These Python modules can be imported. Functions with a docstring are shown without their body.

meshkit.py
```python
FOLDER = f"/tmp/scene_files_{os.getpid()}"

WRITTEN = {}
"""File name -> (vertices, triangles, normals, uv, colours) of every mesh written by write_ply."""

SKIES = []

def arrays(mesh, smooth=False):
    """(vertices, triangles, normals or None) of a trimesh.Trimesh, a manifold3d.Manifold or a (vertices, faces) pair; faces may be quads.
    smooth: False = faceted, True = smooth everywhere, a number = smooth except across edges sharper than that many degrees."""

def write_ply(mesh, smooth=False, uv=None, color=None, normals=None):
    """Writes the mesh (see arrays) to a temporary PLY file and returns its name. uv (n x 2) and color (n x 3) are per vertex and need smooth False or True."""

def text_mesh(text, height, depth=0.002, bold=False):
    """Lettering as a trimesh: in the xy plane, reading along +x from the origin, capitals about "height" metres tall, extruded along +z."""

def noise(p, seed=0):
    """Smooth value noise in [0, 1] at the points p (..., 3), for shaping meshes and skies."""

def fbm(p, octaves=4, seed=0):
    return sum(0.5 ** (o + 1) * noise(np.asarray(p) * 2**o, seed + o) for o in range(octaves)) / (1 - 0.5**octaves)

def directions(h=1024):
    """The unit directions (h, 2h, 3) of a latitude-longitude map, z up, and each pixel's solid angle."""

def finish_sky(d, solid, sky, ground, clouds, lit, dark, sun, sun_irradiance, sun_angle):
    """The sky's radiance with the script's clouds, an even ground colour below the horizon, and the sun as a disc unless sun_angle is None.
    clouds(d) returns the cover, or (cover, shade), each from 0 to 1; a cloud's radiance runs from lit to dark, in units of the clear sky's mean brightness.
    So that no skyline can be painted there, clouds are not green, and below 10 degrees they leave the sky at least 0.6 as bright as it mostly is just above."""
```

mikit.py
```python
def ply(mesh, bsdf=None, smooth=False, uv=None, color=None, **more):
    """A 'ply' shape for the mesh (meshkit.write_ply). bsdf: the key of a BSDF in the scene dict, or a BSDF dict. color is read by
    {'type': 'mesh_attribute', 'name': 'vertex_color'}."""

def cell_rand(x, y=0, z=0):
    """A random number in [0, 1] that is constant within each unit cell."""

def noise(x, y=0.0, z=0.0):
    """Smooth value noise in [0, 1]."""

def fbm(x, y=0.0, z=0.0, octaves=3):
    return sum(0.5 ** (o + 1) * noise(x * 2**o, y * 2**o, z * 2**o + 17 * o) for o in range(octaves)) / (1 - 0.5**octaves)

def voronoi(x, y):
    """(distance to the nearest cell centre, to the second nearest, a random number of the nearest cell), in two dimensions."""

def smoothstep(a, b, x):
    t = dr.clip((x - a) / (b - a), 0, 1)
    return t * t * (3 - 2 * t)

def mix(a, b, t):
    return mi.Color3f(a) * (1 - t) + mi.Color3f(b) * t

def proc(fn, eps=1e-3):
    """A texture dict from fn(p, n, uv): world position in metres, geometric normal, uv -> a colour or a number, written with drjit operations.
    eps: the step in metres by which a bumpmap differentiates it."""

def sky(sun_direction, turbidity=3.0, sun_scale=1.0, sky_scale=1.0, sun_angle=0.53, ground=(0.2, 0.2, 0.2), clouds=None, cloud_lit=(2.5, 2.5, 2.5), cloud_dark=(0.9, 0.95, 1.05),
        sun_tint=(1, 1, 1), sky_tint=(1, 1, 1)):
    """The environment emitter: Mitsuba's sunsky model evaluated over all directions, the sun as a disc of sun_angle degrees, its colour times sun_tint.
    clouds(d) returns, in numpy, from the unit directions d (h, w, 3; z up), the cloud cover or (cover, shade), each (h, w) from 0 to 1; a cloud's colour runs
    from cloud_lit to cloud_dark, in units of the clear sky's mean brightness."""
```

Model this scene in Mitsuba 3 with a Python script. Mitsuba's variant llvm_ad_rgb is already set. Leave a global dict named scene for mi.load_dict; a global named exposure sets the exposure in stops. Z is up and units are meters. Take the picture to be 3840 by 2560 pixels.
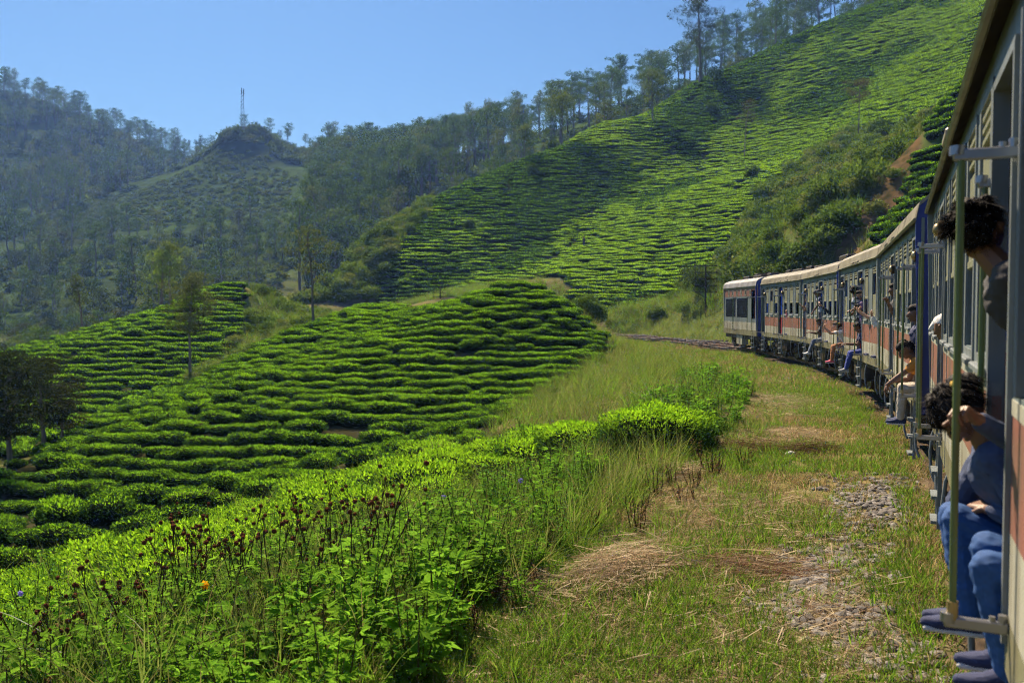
import math
import numpy as np, trimesh, manifold3d as m3
import drjit as dr, mitsuba as mi, mikit, meshkit
from scipy.interpolate import RBFInterpolator
from scipy.ndimage import map_coordinates

T = mi.ScalarTransform4f
scene, labels = {}, {}

# ------------------------------------------------------------------ camera, sky, exposure
F_PX = 3200.0                                   # focal length in pixels of the 3840 wide photograph
PITCH = math.atan(124 / F_PX)
CAM = np.array([0.0, 0.0, 2.3])                 # 2.3 m above the rails, leaning out of a coach
scene['camera'] = {
    'type': 'thinlens', 'fov': 2 * math.degrees(math.atan(1920 / F_PX)), 'fov_axis': 'x',
    'aperture_radius': 0.0050, 'focus_distance': 26.0, 'near_clip': 0.05, 'far_clip': 6000.0,
    'to_world': T().look_at(origin=CAM.tolist(), target=[0, math.cos(PITCH), 2.3 - math.sin(PITCH)], up=[0, 0, 1]),
    'medium': {'type': 'ref', 'id': 'air'},
}
SUN_AZ, SUN_EL = math.radians(-22), math.radians(50)   # azimuth from straight ahead, to the left
SUN = (math.sin(SUN_AZ) * math.cos(SUN_EL), math.cos(SUN_AZ) * math.cos(SUN_EL), math.sin(SUN_EL))
scene['sky'] = mikit.sky(SUN, turbidity=3.0, sky_scale=0.41, ground=(0.08, 0.11, 0.05), sky_tint=(0.60, 0.87, 1.30))
exposure = 3.0
scene['air'] = {'type': 'homogeneous', 'albedo': {'type': 'rgb', 'value': [0.93, 0.95, 0.97]},
                'sigma_t': {'type': 'rgb', 'value': [0.000085, 0.00016, 0.00038]}}

# ------------------------------------------------------------------ helpers
def P(u, v, Y):
    """The point at distance Y ahead that the photograph shows at (u, v): used to read sizes and places off the picture."""
    a, b = (u - 1920) / F_PX, (1280 - v) / F_PX
    s, c = math.sin(PITCH), math.cos(PITCH)
    t = Y / (b * s + c)
    return np.array([a * t, Y, 2.3 + t * (b * c - s)])

def tag(key, label=None, cat=None, group=None, kind=None):
    d = labels.setdefault(key, {})
    for k, v in (('label', label), ('category', cat), ('group', group), ('kind', kind)):
        if v: d[k] = v
    return key

used = {}
def fresh(name):
    """name, name_001, name_002 ..."""
    n = used.get(name, 0); used[name] = n + 1
    return name if n == 0 else f'{name}_{n:03d}'

def put(key, mesh, bsdf, smooth=False, color=None, uv=None, to_world=None):
    scene[key] = mikit.ply(mesh, bsdf, smooth, uv=uv, color=color)
    if to_world is not None: scene[key]['to_world'] = to_world
    return key

def cat_meshes(ms):
    vs, fs, n = [], [], 0
    for v, f in ms:
        vs.append(v); fs.append(f + n); n += len(v)
    return np.vstack(vs), np.vstack(fs)

def M4(loc, rz=0.0, s=(1, 1, 1), tilt=(0, 0)):
    c, sn = math.cos(rz), math.sin(rz)
    R = np.array([[c, -sn, 0], [sn, c, 0], [0, 0, 1.0]])
    tx, ty = tilt
    Rx = np.array([[1, 0, 0], [0, math.cos(tx), -math.sin(tx)], [0, math.sin(tx), math.cos(tx)]])
    Ry = np.array([[math.cos(ty), 0, math.sin(ty)], [0, 1, 0], [-math.sin(ty), 0, math.cos(ty)]])
    m = np.eye(4); m[:3, :3] = (Ry @ Rx @ R) * np.asarray(s if np.ndim(s) else (s, s, s)); m[:3, 3] = loc
    return T(m)

def inst(key, group, tw):
    scene[key] = {'type': 'instance', 'of': {'type': 'ref', 'id': group}, 'to_world': tw}

def unit(v):
    return v / np.maximum(np.linalg.norm(v, axis=-1, keepdims=True), 1e-9)

def leaves(pos, axis, nrm, length, width, fold=0.12):
    """Rhombic leaves: base at pos, along axis, facing nrm. Two triangles each, folded along the midrib."""
    axis = unit(axis); side = unit(np.cross(axis, nrm)); up = np.cross(side, axis)
    L, w = np.broadcast_to(length, len(pos))[:, None], np.broadcast_to(width, len(pos))[:, None]
    a = pos; t = pos + axis * L
    mid = pos + axis * L * 0.45 + up * w * fold
    l, r = mid + side * w / 2, mid - side * w / 2
    n = len(pos)
    v = np.stack([a, l, t, r], 1).reshape(-1, 3)
    i = np.arange(n)[:, None] * 4
    f = np.concatenate([i + [0, 2, 1], i + [0, 3, 2]], 1).reshape(-1, 3)
    return v, f

def blades(pos, axis, length, width, droop, rng, seg=3):
    """Grass blades: strips of seg quads ending in a point, bending over by droop."""
    n = len(pos); axis = unit(axis)
    hz = axis.copy(); hz[:, 2] = 0
    hz = unit(hz + rng.normal(0, .15, (n, 3)) * [1, 1, 0])
    side = unit(np.cross(axis, hz) + rng.normal(0, .3, (n, 3)))
    L, w, d = (np.broadcast_to(x, n)[:, None] for x in (length, width, droop))
    rows = []
    for k in range(seg + 1):
        t = k / seg
        c = pos + axis * L * t + (hz * d - np.array([0, 0, .55]) * d) * L * t * t
        ww = w * (1 - t) ** 0.7 * 0.5
        rows += [c + side * ww, c - side * ww] if k < seg else [c]
    v = np.stack(rows, 1); m = v.shape[1]
    fs = []
    for k in range(seg - 1):
        a = 2 * k; fs += [[a, a + 1, a + 3], [a, a + 3, a + 2]]
    fs.append([2 * seg - 2, 2 * seg - 1, 2 * seg])
    f = (np.arange(n)[:, None, None] * m + np.array(fs)[None]).reshape(-1, 3)
    return v.reshape(-1, 3), f

def percol(cols, k):
    return np.repeat(np.clip(cols, 0, 1), k, axis=0)

def tube(pts, radii, n=6, cap=True):
    pts = np.asarray(pts, float); radii = np.broadcast_to(radii, len(pts))
    tan = np.gradient(pts, axis=0) if len(pts) > 2 else np.repeat((pts[1:] - pts[:1]), 2, 0)
    tan = unit(tan); rings = []
    ref = np.array([0.0, 0, 1]) if abs(tan[0][2]) < .9 else np.array([1.0, 0, 0])
    x = unit(np.cross(tan[0], ref))
    for p, t, r in zip(pts, tan, radii):
        x = unit(x - t * (x @ t)); y = np.cross(t, x)
        a = np.arange(n) * 2 * np.pi / n
        rings.append(p + r * (np.cos(a)[:, None] * x + np.sin(a)[:, None] * y))
    v = np.vstack(rings); k = len(pts)
    i = np.arange(n); j = (i + 1) % n
    f = [np.stack([i + n * q, j + n * q, j + n * (q + 1)], 1) for q in range(k - 1)]
    f += [np.stack([i + n * q, j + n * (q + 1), i + n * (q + 1)], 1) for q in range(k - 1)]
    if cap:
        v = np.vstack([v, pts[:1], pts[-1:]])
        f += [np.stack([j, i, i * 0 + n * k], 1), np.stack([i + n * (k - 1), j + n * (k - 1), i * 0 + n * k + 1], 1)]
    return v, np.vstack(f)

def box(x0, x1, y0, y1, z0, z1, ch=0.0):
    """A box as (v, f); ch chamfers its edges."""
    if ch <= 0:
        b = trimesh.creation.box(extents=(x1 - x0, y1 - y0, z1 - z0)); b.apply_translation(((x0 + x1) / 2, (y0 + y1) / 2, (z0 + z1) / 2))
        return np.array(b.vertices), np.array(b.faces)
    pts = []
    for k in range(3):
        e = [ch, ch, ch]; e[k] = 0
        for sx in (x0 + e[0], x1 - e[0]):
            for sy in (y0 + e[1], y1 - e[1]):
                for sz in (z0 + e[2], z1 - e[2]): pts.append((sx, sy, sz))
    h = trimesh.convex.convex_hull(np.array(pts))
    return np.array(h.vertices), np.array(h.faces)

def xf(mesh, loc=(0, 0, 0), rz=0.0, s=1.0):
    v, f = mesh; c, sn = math.cos(rz), math.sin(rz)
    return (v * s) @ np.array([[c, -sn, 0], [sn, c, 0], [0, 0, 1.0]]).T + np.asarray(loc), f

# ------------------------------------------------------------------ materials
def col(r, g, b): return {'type': 'rgb', 'value': [r, g, b]}
VC = {'type': 'mesh_attribute', 'name': 'vertex_color'}
def leaf_bsdf(rough, trans, eta=1.45):
    return {'type': 'principledthin', 'base_color': VC, 'roughness': rough, 'diff_trans': trans, 'eta': eta}
scene['mat_leaf'] = leaf_bsdf(0.30, 0.95)
scene['mat_tree_leaf'] = leaf_bsdf(0.6, 0.8, 1.2)
scene['mat_grass'] = leaf_bsdf(0.45, 1.0, 1.35)
scene['mat_bark'] = {'type': 'diffuse', 'reflectance': mikit.proc(lambda p, n, uv: mikit.mix((0.10, 0.08, 0.06), (0.22, 0.19, 0.15), mikit.fbm(p.x * 6, p.y * 6, p.z * 2)))}
scene['mat_ground'] = {'type': 'twosided', 'bsdf': {'type': 'blendbsdf', 'a': {'type': 'diffuse', 'reflectance': VC}, 'b': {'type': 'diffuse', 'reflectance': col(.022, .030, .010)},
    'weight': mikit.proc(lambda p, n, uv: .85 * mikit.smoothstep(.42, .78, .5 * mikit.noise(p.x * .45, p.y * .45, p.z * .3) + .5 * mikit.fbm(p.x * 2.6, p.y * 2.6, p.z * 2.6)))}}
scene['mat_vc'] = {'type': 'twosided', 'bsdf': {'type': 'diffuse', 'reflectance': VC}}

# ------------------------------------------------------------------ the lie of the land
def W(y):
    """Line of the train's near side, x at distance y."""
    y = np.asarray(y, float)
    return np.where(y < 10.5, .305 + .4557 * y, np.where(np.abs(y - 47) < 88, -77.2 + np.sqrt(np.maximum(8100 - (y - 47) ** 2, 1)), 0))
TOP=[ # u,v,Y of bush tops (ground .75 lower)
(1960,1022,50),(1880,1040,50),(2040,1060,50),(1900,1100,46),(2000,1110,46),(1750,1180,44),(1600,1250,43),(1350,1330,41),(1100,1430,38),(1750,1090,50),(1600,1140,49),(1450,1200,48),(1300,1268,46),(733,1472,37),(625,1510,36),(542,1555,34),(0,1730,30),
(1380,1120,62),(1200,1180,60),(1084,1223,58),(816,1350,52),(638,1440,47),(408,1510,43),(255,1612,37),
(890,1335,61),(560,1455,55),(395,1515,50),
(1500,1400,38),(1000,1600,31),(1500,1600,30),(1900,1400,38),(1960,1200,44),(2200,1300,42),(2130,1130,48),(2270,1270,45),(300,1850,26),(600,1800,27),(1300,1450,36),(1000,1750,27),
(860,1050,85),(800,1070,84),(880,1062,82),(780,1120,78),(850,1130,77),(870,1055,90),(700,1115,82),(480,1180,78),(150,1285,72),(0,1305,70),(900,1130,80),(900,1200,73),(830,1290,67),(500,1350,63),(200,1400,59),(100,1600,47),(600,1270,68),(0,1650,43),(-300,1420,60),(-300,1700,40),
# big hill
(1450,1110,122),(1900,1040,115),(2150,1010,106),(2400,1090,95),(2560,1100,90),
(1620,740,150),(1790,660,158),(1960,590,165),(2250,460,178),(2620,300,190),(2900,170,195),(3100,80,198),(3400,-30,200),(3700,-150,200),
(1700,1050,121),(2000,900,135),(2250,740,150),(2480,620,161),(2800,400,174),
(1700,850,136),(2000,700,151),(2300,560,163),(1900,850,136),(1550,1000,125),
(2400,850,124),(2600,700,134),(2900,600,138),(3200,350,150),(3500,150,150),(2300,950,112),(2700,850,108),(2550,980,102),(3400,100,165),(3000,300,168),(3700,0,140),
]
GR=[ # ground seen
(2200,1450,34),(1850,1600,28),(1300,1790,23),(600,1930,21),(0,2090,19),
(1000,1200,75),(1100,1180,85),(1150,1172,95),(1050,1168,120),(950,1100,90),(1030,1150,97),(1500,1150,108),(1700,1110,106),(2300,1175,85),(2500,1205,78),(2640,1215,72),(1240,1165,135),
(1240,1090,130),(1350,960,136),(1460,870,141),
(3300,700,90),(3450,500,76),(3000,800,95),(2800,960,75),(2850,1010,66),(3100,960,60),(3300,860,55),(3450,720,48),(3400,600,68),(3600,350,62),
# far
(0,350,600),(200,420,600),(400,500,620),(600,570,640),(760,600,640),(-400,250,600),
(920,480,450),(868,497,450),(972,497,450),(800,570,450),(1060,570,450),(1150,620,440),(1300,640,420),(1600,625,380),(1900,560,340),(2200,440,325),(2600,310,310),(3000,160,300),(3500,-100,300),
(600,690,430),(300,800,400),(50,900,370),(900,700,390),(900,900,300),(1100,800,340),(1200,950,260),(1350,800,300),(1000,1060,220),(600,1000,270),(300,1050,255),(100,1150,235),(0,1250,210),(500,1150,215),(0,600,500),(250,680,500),(450,660,540),(-300,800,420),(-300,1150,230),
(1500,850,260),(1800,690,260),(2100,570,250),
]
XYZ=[ # world
(.6,62,.6),(4,68,-.2),(-10,78,.6),(-2,85,.6),(-2,100,2.2),(-20,105,2.),(-9,14,-2.9),(-12,16,-3.3),(-6,20,-3.4),(-2,24,-2.9),
(-42,112,-4),(-60,95,-6),(-75,70,-6),(-60,150,-8),(-45,165,-6),(-38,150,-2),(-25,175,2),(-80,120,-9),(-60,45,-7),(-30,30,-5),(-40,15,-6),(-25,10,-5),(-20,0,-4.5),(-60,-10,-8),(-90,30,-9),(-20,-30,-4),
(-30,200,2),(0,215,12),(60,230,52),(100,225,72),(150,200,80),(150,100,62),(150,0,50),(80,60,33),(80,0,30),(60,30,24),(40,10,15),(45,40,16.5),(110,150,63),(60,-40,22),
(0,700,70),(-250,800,120),(250,700,80),(300,400,90),(-400,900,140),(0,1000,70),(300,1000,70),(-500,400,60),(-400,200,0),(-200,120,-9),(-150,60,-9),(-150,-60,-9),(300,0,70),(300,-300,60),(-300,-300,0),(0,-300,10),
]
def controls():
    pts=[]
    for u,v,Y in TOP:
        p=P(u,v,Y); p[2]-=.75; pts.append(p)
    for t in GR: pts.append(P(*t))
    pts+= [np.array(t,float) for t in XYZ]
    for y in (-25,-10,-3,2,6,10,14,18,22,27,32,38,44,50,57,64,71,78,85,92):
        w=float(W(y)); 
        # normal to the left
        for off,z in ((-3.6,-.5),(-1.5,-.45),(1.4,-.35),(4.6,-.3)):
            h=(W(y+.1)-W(y-.1))/.2; n=np.array([1,-h])/np.hypot(1,h)
            x,yy=w+n[0]*off,y+n[1]*off
            rise=max(0,(yy-72))*.02
            pts.append(np.array([x,yy,z+rise]))
        if y<60:
            for off,z in ((9.5,4.2),(14,8)):
                pts.append(np.array([w+n[0]*off,y+n[1]*off,z]))
        if y<26:
            for off,z in ((-6,-.85),(-9,-1.6),(-12.,-2.3)):
                pts.append(np.array([w+n[0]*off,y+n[1]*off,z]))
    return np.array(pts)

_c = controls()
_rbf = RBFInterpolator(_c[:, :2] / 100, _c[:, 2], kernel='multiquadric', epsilon=25, smoothing=.003, degree=1)
def H_exact(x, y):
    q = np.stack([np.ravel(x), np.ravel(y)], 1) / 100
    return np.concatenate([_rbf(q[i:i + 40000]) for i in range(0, len(q), 40000)]).reshape(np.shape(x))
_gx, _gy = np.arange(-110, 131, 1.0), np.arange(-30, 281, 1.0)
_G = H_exact(*np.meshgrid(_gx, _gy, indexing='ij'))
_fx, _fy = np.arange(-700, 701, 8.0), np.arange(-400, 1201, 8.0)
_FG = H_exact(*np.meshgrid(_fx, _fy, indexing='ij'))
def rough(x, y):
    q = np.stack([x, y, x * 0], -1)
    return .10 * (meshkit.fbm(q * .8, 3, 5) - .5) + .05 * (meshkit.fbm(q * 3.1, 2, 8) - .5)
def H(x, y):
    """Height of the ground."""
    x, y = np.broadcast_arrays(np.asarray(x, float), np.asarray(y, float))
    if x.ndim == 0: return H(x[None], y[None])[0]
    near = map_coordinates(_G, [(x - _gx[0]), (y - _gy[0])], order=3, mode='nearest')
    far = map_coordinates(_FG, [(x - _fx[0]) / 8, (y - _fy[0]) / 8], order=3, mode='nearest')
    w = np.clip(np.minimum.reduce([x + 109, 129 - x, y + 29, 279 - y]) / 12, 0, 1)
    return near * w + far * (1 - w) + rough(x, y)

def inside(poly, x, y):
    from shapely import Polygon, contains_xy
    return contains_xy(Polygon(poly), x, y)

M1 = [(-11.5, 63), (-8.5, 60), (-6.2, 54), (-4.4, 53), (.7, 54.5), (2.1, 52.5), (3.5, 50), (5.1, 47.5), (4.8, 44), (3.25, 40), (1.6, 36), (.55, 32.5), (-.3, 29), (-.8, 26.3), (-2.6, 23.4), (-5.5, 20.6), (-9, 18.4),
      (-13, 16.4), (-18, 15), (-26, 17), (-26, 28), (-19.6, 32), (-19.6, 37), (-20.4, 43), (-18.9, 47), (-18, 52), (-15.4, 58), (-13, 63)]
M2 = [(-29, 90), (-25.5, 80), (-23.2, 73), (-22.8, 67), (-22, 61), (-21.7, 57), (-21, 53), (-22.2, 47), (-21.3, 41), (-21.6, 36), (-23.6, 34), (-40, 40), (-50, 55), (-50, 72), (-44, 76), (-42, 79), (-37, 85), (-33, 90)]
HD = [(-18, 121), (-20, 124), (-18, 128), (-15.7, 132), (-15.5, 137), (-14.2, 142), (-14, 154), (-7, 166), (2, 173), (18, 188), (42, 200), (60, 206), (80, 212), (100, 215), (118, 200), (118, 178), (75, 176), (60, 172),
      (48, 175), (29, 161), (16, 150), (4, 135.5), (-3.5, 125.5), (-8, 121), (-10, 118.5)]
HB = [(-10, 118), (-8, 120.5), (-3.2, 125), (4.4, 135), (16.4, 149.5), (29.4, 160.5), (48.4, 174.5), (60, 171.5), (75, 175.5), (118, 177), (118, 110), (95, 95), (70, 88), (54, 88), (51, 100), (50, 112), (50.6, 125), (44, 125),
      (34, 118), (28, 108), (21.6, 95), (18, 90.5), (14, 91), (11, 95), (7.6, 97), (7.2, 104.5), (2, 112.5), (-2, 114.5)]
HR = [(24.3, 57), (27.2, 60), (29.8, 62), (32, 66), (37, 66), (41, 60), (34, 50), (24, 44), (20.5, 46), (22, 52)]
SOIL = np.array([(31, 68), (28.8, 63.5), (27.2, 62), (25.6, 61), (23.5, 59), (22.3, 57)])
def soil_dist(x, y):
    '''Distance from the bare earth streak on the cutting.'''
    p = np.stack([x, y], -1)[..., None, :]; a, d = SOIL[:-1], np.diff(SOIL, axis=0)
    t = np.clip(((p - a) * d).sum(-1) / (d * d).sum(-1), 0, 1)
    return np.linalg.norm(p - a - t[..., None] * d, axis=-1).min(-1)

# ------------------------------------------------------------------ ground sheet (polar grid round the viewer, reaching past the farthest ridge)
ang = np.radians(np.concatenate([np.arange(-180, -50, 6.0), np.arange(-50, 50, .28), np.arange(50, 180, 6.0)]))
rad = np.concatenate([[0.15], np.geomspace(1.2, 1150, 520)])
AA, RR = np.meshgrid(ang, rad, indexing='ij')
GX, GY = RR * np.sin(AA), RR * np.cos(AA)
GZ = H(GX, GY)
na, nr = AA.shape
ii = np.arange(na)[:, None] * nr + np.arange(nr - 1)[None]
jj = (np.arange(na)[:, None] + 1) % na * nr + np.arange(nr - 1)[None]
gf = np.stack([np.stack([ii, jj, jj + 1], -1), np.stack([ii, jj + 1, ii + 1], -1)], 2).reshape(-1, 3)[:, [0, 2, 1]]
gv = np.stack([GX, GY, GZ], -1).reshape(-1, 3)
gx, gy = gv[:, 0], gv[:, 1]
q = np.stack([gx, gy, gx * 0], -1)
n1, n2, n3 = meshkit.fbm(q * .25, 3, 1)[:, None], meshkit.fbm(q * 1.7, 3, 2)[:, None], meshkit.fbm(q * .03, 3, 3)[:, None]
off = (W(gy) - gx)[:, None]                    # metres to the left of the train's side
soil, dry, grass, ftone = (np.array(c) for c in ((.050, .038, .022), (.19, .145, .075), (.060, .095, .018), (.030, .048, .018)))
gc = grass * (1 - n2) + dry * n2
strip = np.clip((off + 1) / 1.5, 0, 1) * np.clip((6.5 - off) / 2, 0, 1) * (gy[:, None] < 75)
k = np.clip((n1 - .42) * 5, 0, 1) * .8
gc = gc * (1 - strip * k) + dry * strip * k
tea = (inside(M1, gx, gy) | inside(M2, gx, gy) | inside(HD, gx, gy) | inside(HB, gx, gy) | inside(HR, gx, gy))[:, None]
litter = soil * .35 + np.array((.026, .042, .012)) * .8          # moss, weeds and prunings under the tea
low = (inside(M1, gx, gy) | inside(HR, gx, gy))[:, None]
gc = np.where(tea, np.where(low, soil * .5 + litter * .5, litter) * (.6 + .6 * n2), gc)
cut = np.clip((-off - 3.0) / 1.5, 0, 1) * np.clip((62 - gy[:, None]) / 10, 0, 1) * np.clip((18 + off) / 4, 0, 1) * np.clip((n1 - .35) * 4, 0, 1)
soilstrip = (soil_dist(gx, gy) < 1.0 + .9 * n2[:, 0])[:, None]
cut = np.maximum(cut, soilstrip)
earth = np.array((.15, .082, .048))
gc = gc * (1 - cut * .75) + (earth * (.6 + .4 * n2)) * cut * .75
green2 = (inside([(-18, 122), (-8, 117), (7, 95), (14, 90), (34, 117), (50, 124), (53, 86), (44, 80), (30, 60), (20, 42), (15, 32), (16.5, 60), (14, 72), (4, 90)], gx, gy) | inside([(-30, 130), (-21, 143), (-13.5, 153), (-15, 137), (-20, 123), (-32, 122)], gx, gy) | inside([(-22, 53), (-17, 58), (-14, 70), (-14, 97), (-27, 96)], gx, gy))[:, None]
gc = np.where(green2 & ~soilstrip, gc * .25 + np.array((.055, .085, .022)) * (.5 + n2), gc)
bed = np.clip((-off + .2) / .5, 0, 1) * np.clip((off + 3.4) / .5, 0, 1)
gc = gc * (1 - bed) + np.array((.13, .10, .075)) * (.6 + .7 * n2) * bed
fr = np.hypot(gx, gy)[:, None]
fw = np.clip((fr - 190) / 60, 0, 1) * (1 - tea)
meadow = np.array((.05, .088, .022))
gc = gc * (1 - fw) + (ftone * (1 - np.clip(n3 * 2 - .6, 0, 1)) + meadow * np.clip(n3 * 2 - .6, 0, 1)) * (.4 + .6 * n1 + .6 * meshkit.fbm(q * .6, 3, 9)[:, None]) * fw
put('ground', (gv, gf), 'mat_ground', True, color=np.clip(gc, 0, 1))
tag('ground', kind='structure')

# ------------------------------------------------------------------ tea
def tea_bush(seed, n, leaf, r=(.62, .62, .5), young=.55, shoot=(.24, .47, .017)):
    """A clipped tea bush: a flat-topped dome of glossy leaves, pale new shoots on the plucking table, darker leaves down its sides, over a dark woody core."""
    rng = np.random.default_rng(seed)
    d = unit(rng.normal(size=(n, 3))); d[:, 2] = np.abs(d[:, 2]) * 1.0 - .12
    d = unit(d)
    flat = np.where(d[:, 2] > .55, .55 / np.maximum(d[:, 2], .01), 1) ** .55
    lump = 1 + .22 * (meshkit.noise(d * 2.3 + seed, seed) - .5) + .18 * (meshkit.noise(d * 5 + seed, seed + 1) - .5)
    p = d * np.array(r) * (lump * flat * rng.uniform(.86, 1.06, n))[:, None]
    p[:, 2] = p[:, 2] + .28
    out = unit(d * [1, 1, .5] + rng.normal(0, .45, (n, 3)) + [0, 0, .55])
    nr = unit(d * [.6, .6, 1] + rng.normal(0, .55, (n, 3)) + [0, 0, .35])
    L = leaf * rng.uniform(.7, 1.25, n)
    v, f = leaves(p - out * L[:, None] * .4, out, nr, L, L * .46)
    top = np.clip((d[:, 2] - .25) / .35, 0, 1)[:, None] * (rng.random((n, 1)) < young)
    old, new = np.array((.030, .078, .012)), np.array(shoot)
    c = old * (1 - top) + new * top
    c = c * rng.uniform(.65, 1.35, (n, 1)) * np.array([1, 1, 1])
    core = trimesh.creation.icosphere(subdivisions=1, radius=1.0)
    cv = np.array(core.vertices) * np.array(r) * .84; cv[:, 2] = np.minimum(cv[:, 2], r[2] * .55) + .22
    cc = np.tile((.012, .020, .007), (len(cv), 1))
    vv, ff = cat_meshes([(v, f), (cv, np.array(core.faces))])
    return vv, ff, np.vstack([percol(c, 4), cc])

def shapegroup(key, parts):
    scene[key] = {'type': 'shapegroup', **parts}

def vply(m, bsdf, smooth=False):
    return mikit.ply((m[0], m[1]), bsdf, smooth, color=m[2])

for i in range(6):
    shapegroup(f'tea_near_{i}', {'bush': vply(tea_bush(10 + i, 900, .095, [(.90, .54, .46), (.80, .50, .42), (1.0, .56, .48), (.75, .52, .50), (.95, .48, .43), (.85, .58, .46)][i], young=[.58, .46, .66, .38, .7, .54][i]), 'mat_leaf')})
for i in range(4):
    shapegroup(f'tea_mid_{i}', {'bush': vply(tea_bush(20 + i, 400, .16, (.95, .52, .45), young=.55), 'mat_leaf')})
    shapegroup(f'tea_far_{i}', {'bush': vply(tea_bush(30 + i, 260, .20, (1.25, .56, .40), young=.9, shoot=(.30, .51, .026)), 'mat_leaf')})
    shapegroup(f'tea_dark_{i}', {'bush': vply(tea_bush(40 + i, 240, .21, (1.2, .54, .44), young=.30), 'mat_leaf')})

def contour_points(poly, field, step, gap, rng, jitter=.10):
    """Points along the level lines of field inside poly, about gap metres apart along each line."""
    pl = np.array(poly); x0, y0 = pl.min(0) - 1; x1, y1 = pl.max(0) + 1
    c = gap * .5
    xs, ys = np.arange(x0, x1, c), np.arange(y0, y1, c)
    X, Y = np.meshgrid(xs, ys, indexing='ij')
    R = field(X, Y) / step
    out = []
    for ax in (0, 1):
        A, B = (R[:-1], R[1:]) if ax == 0 else (R[:, :-1], R[:, 1:])
        lo, hi = np.minimum(A, B), np.maximum(A, B)
        k = np.floor(hi)
        i, j = np.nonzero(k > np.floor(lo))
        t = (k[i, j] - A[i, j]) / (B[i, j] - A[i, j])
        out.append(np.stack([xs[i] + (t * c if ax == 0 else 0), ys[j] + (t * c if ax == 1 else 0), k[i, j]], 1))
    pts = np.vstack(out)
    pts = pts[inside(poly, pts[:, 0], pts[:, 1])]
    rng.shuffle(pts)
    # keep points at least gap apart on their own line
    from scipy.spatial import cKDTree
    q = pts * [1, 1, 50]
    tree = cKDTree(q); dead = np.zeros(len(q), bool); keep = []
    for a in range(len(q)):
        if dead[a]: continue
        keep.append(a); dead[tree.query_ball_point(q[a], gap * .92)] = True
    pts = pts[keep]
    pts[:, :2] += rng.normal(0, jitter, (len(pts), 2))
    return pts

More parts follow.
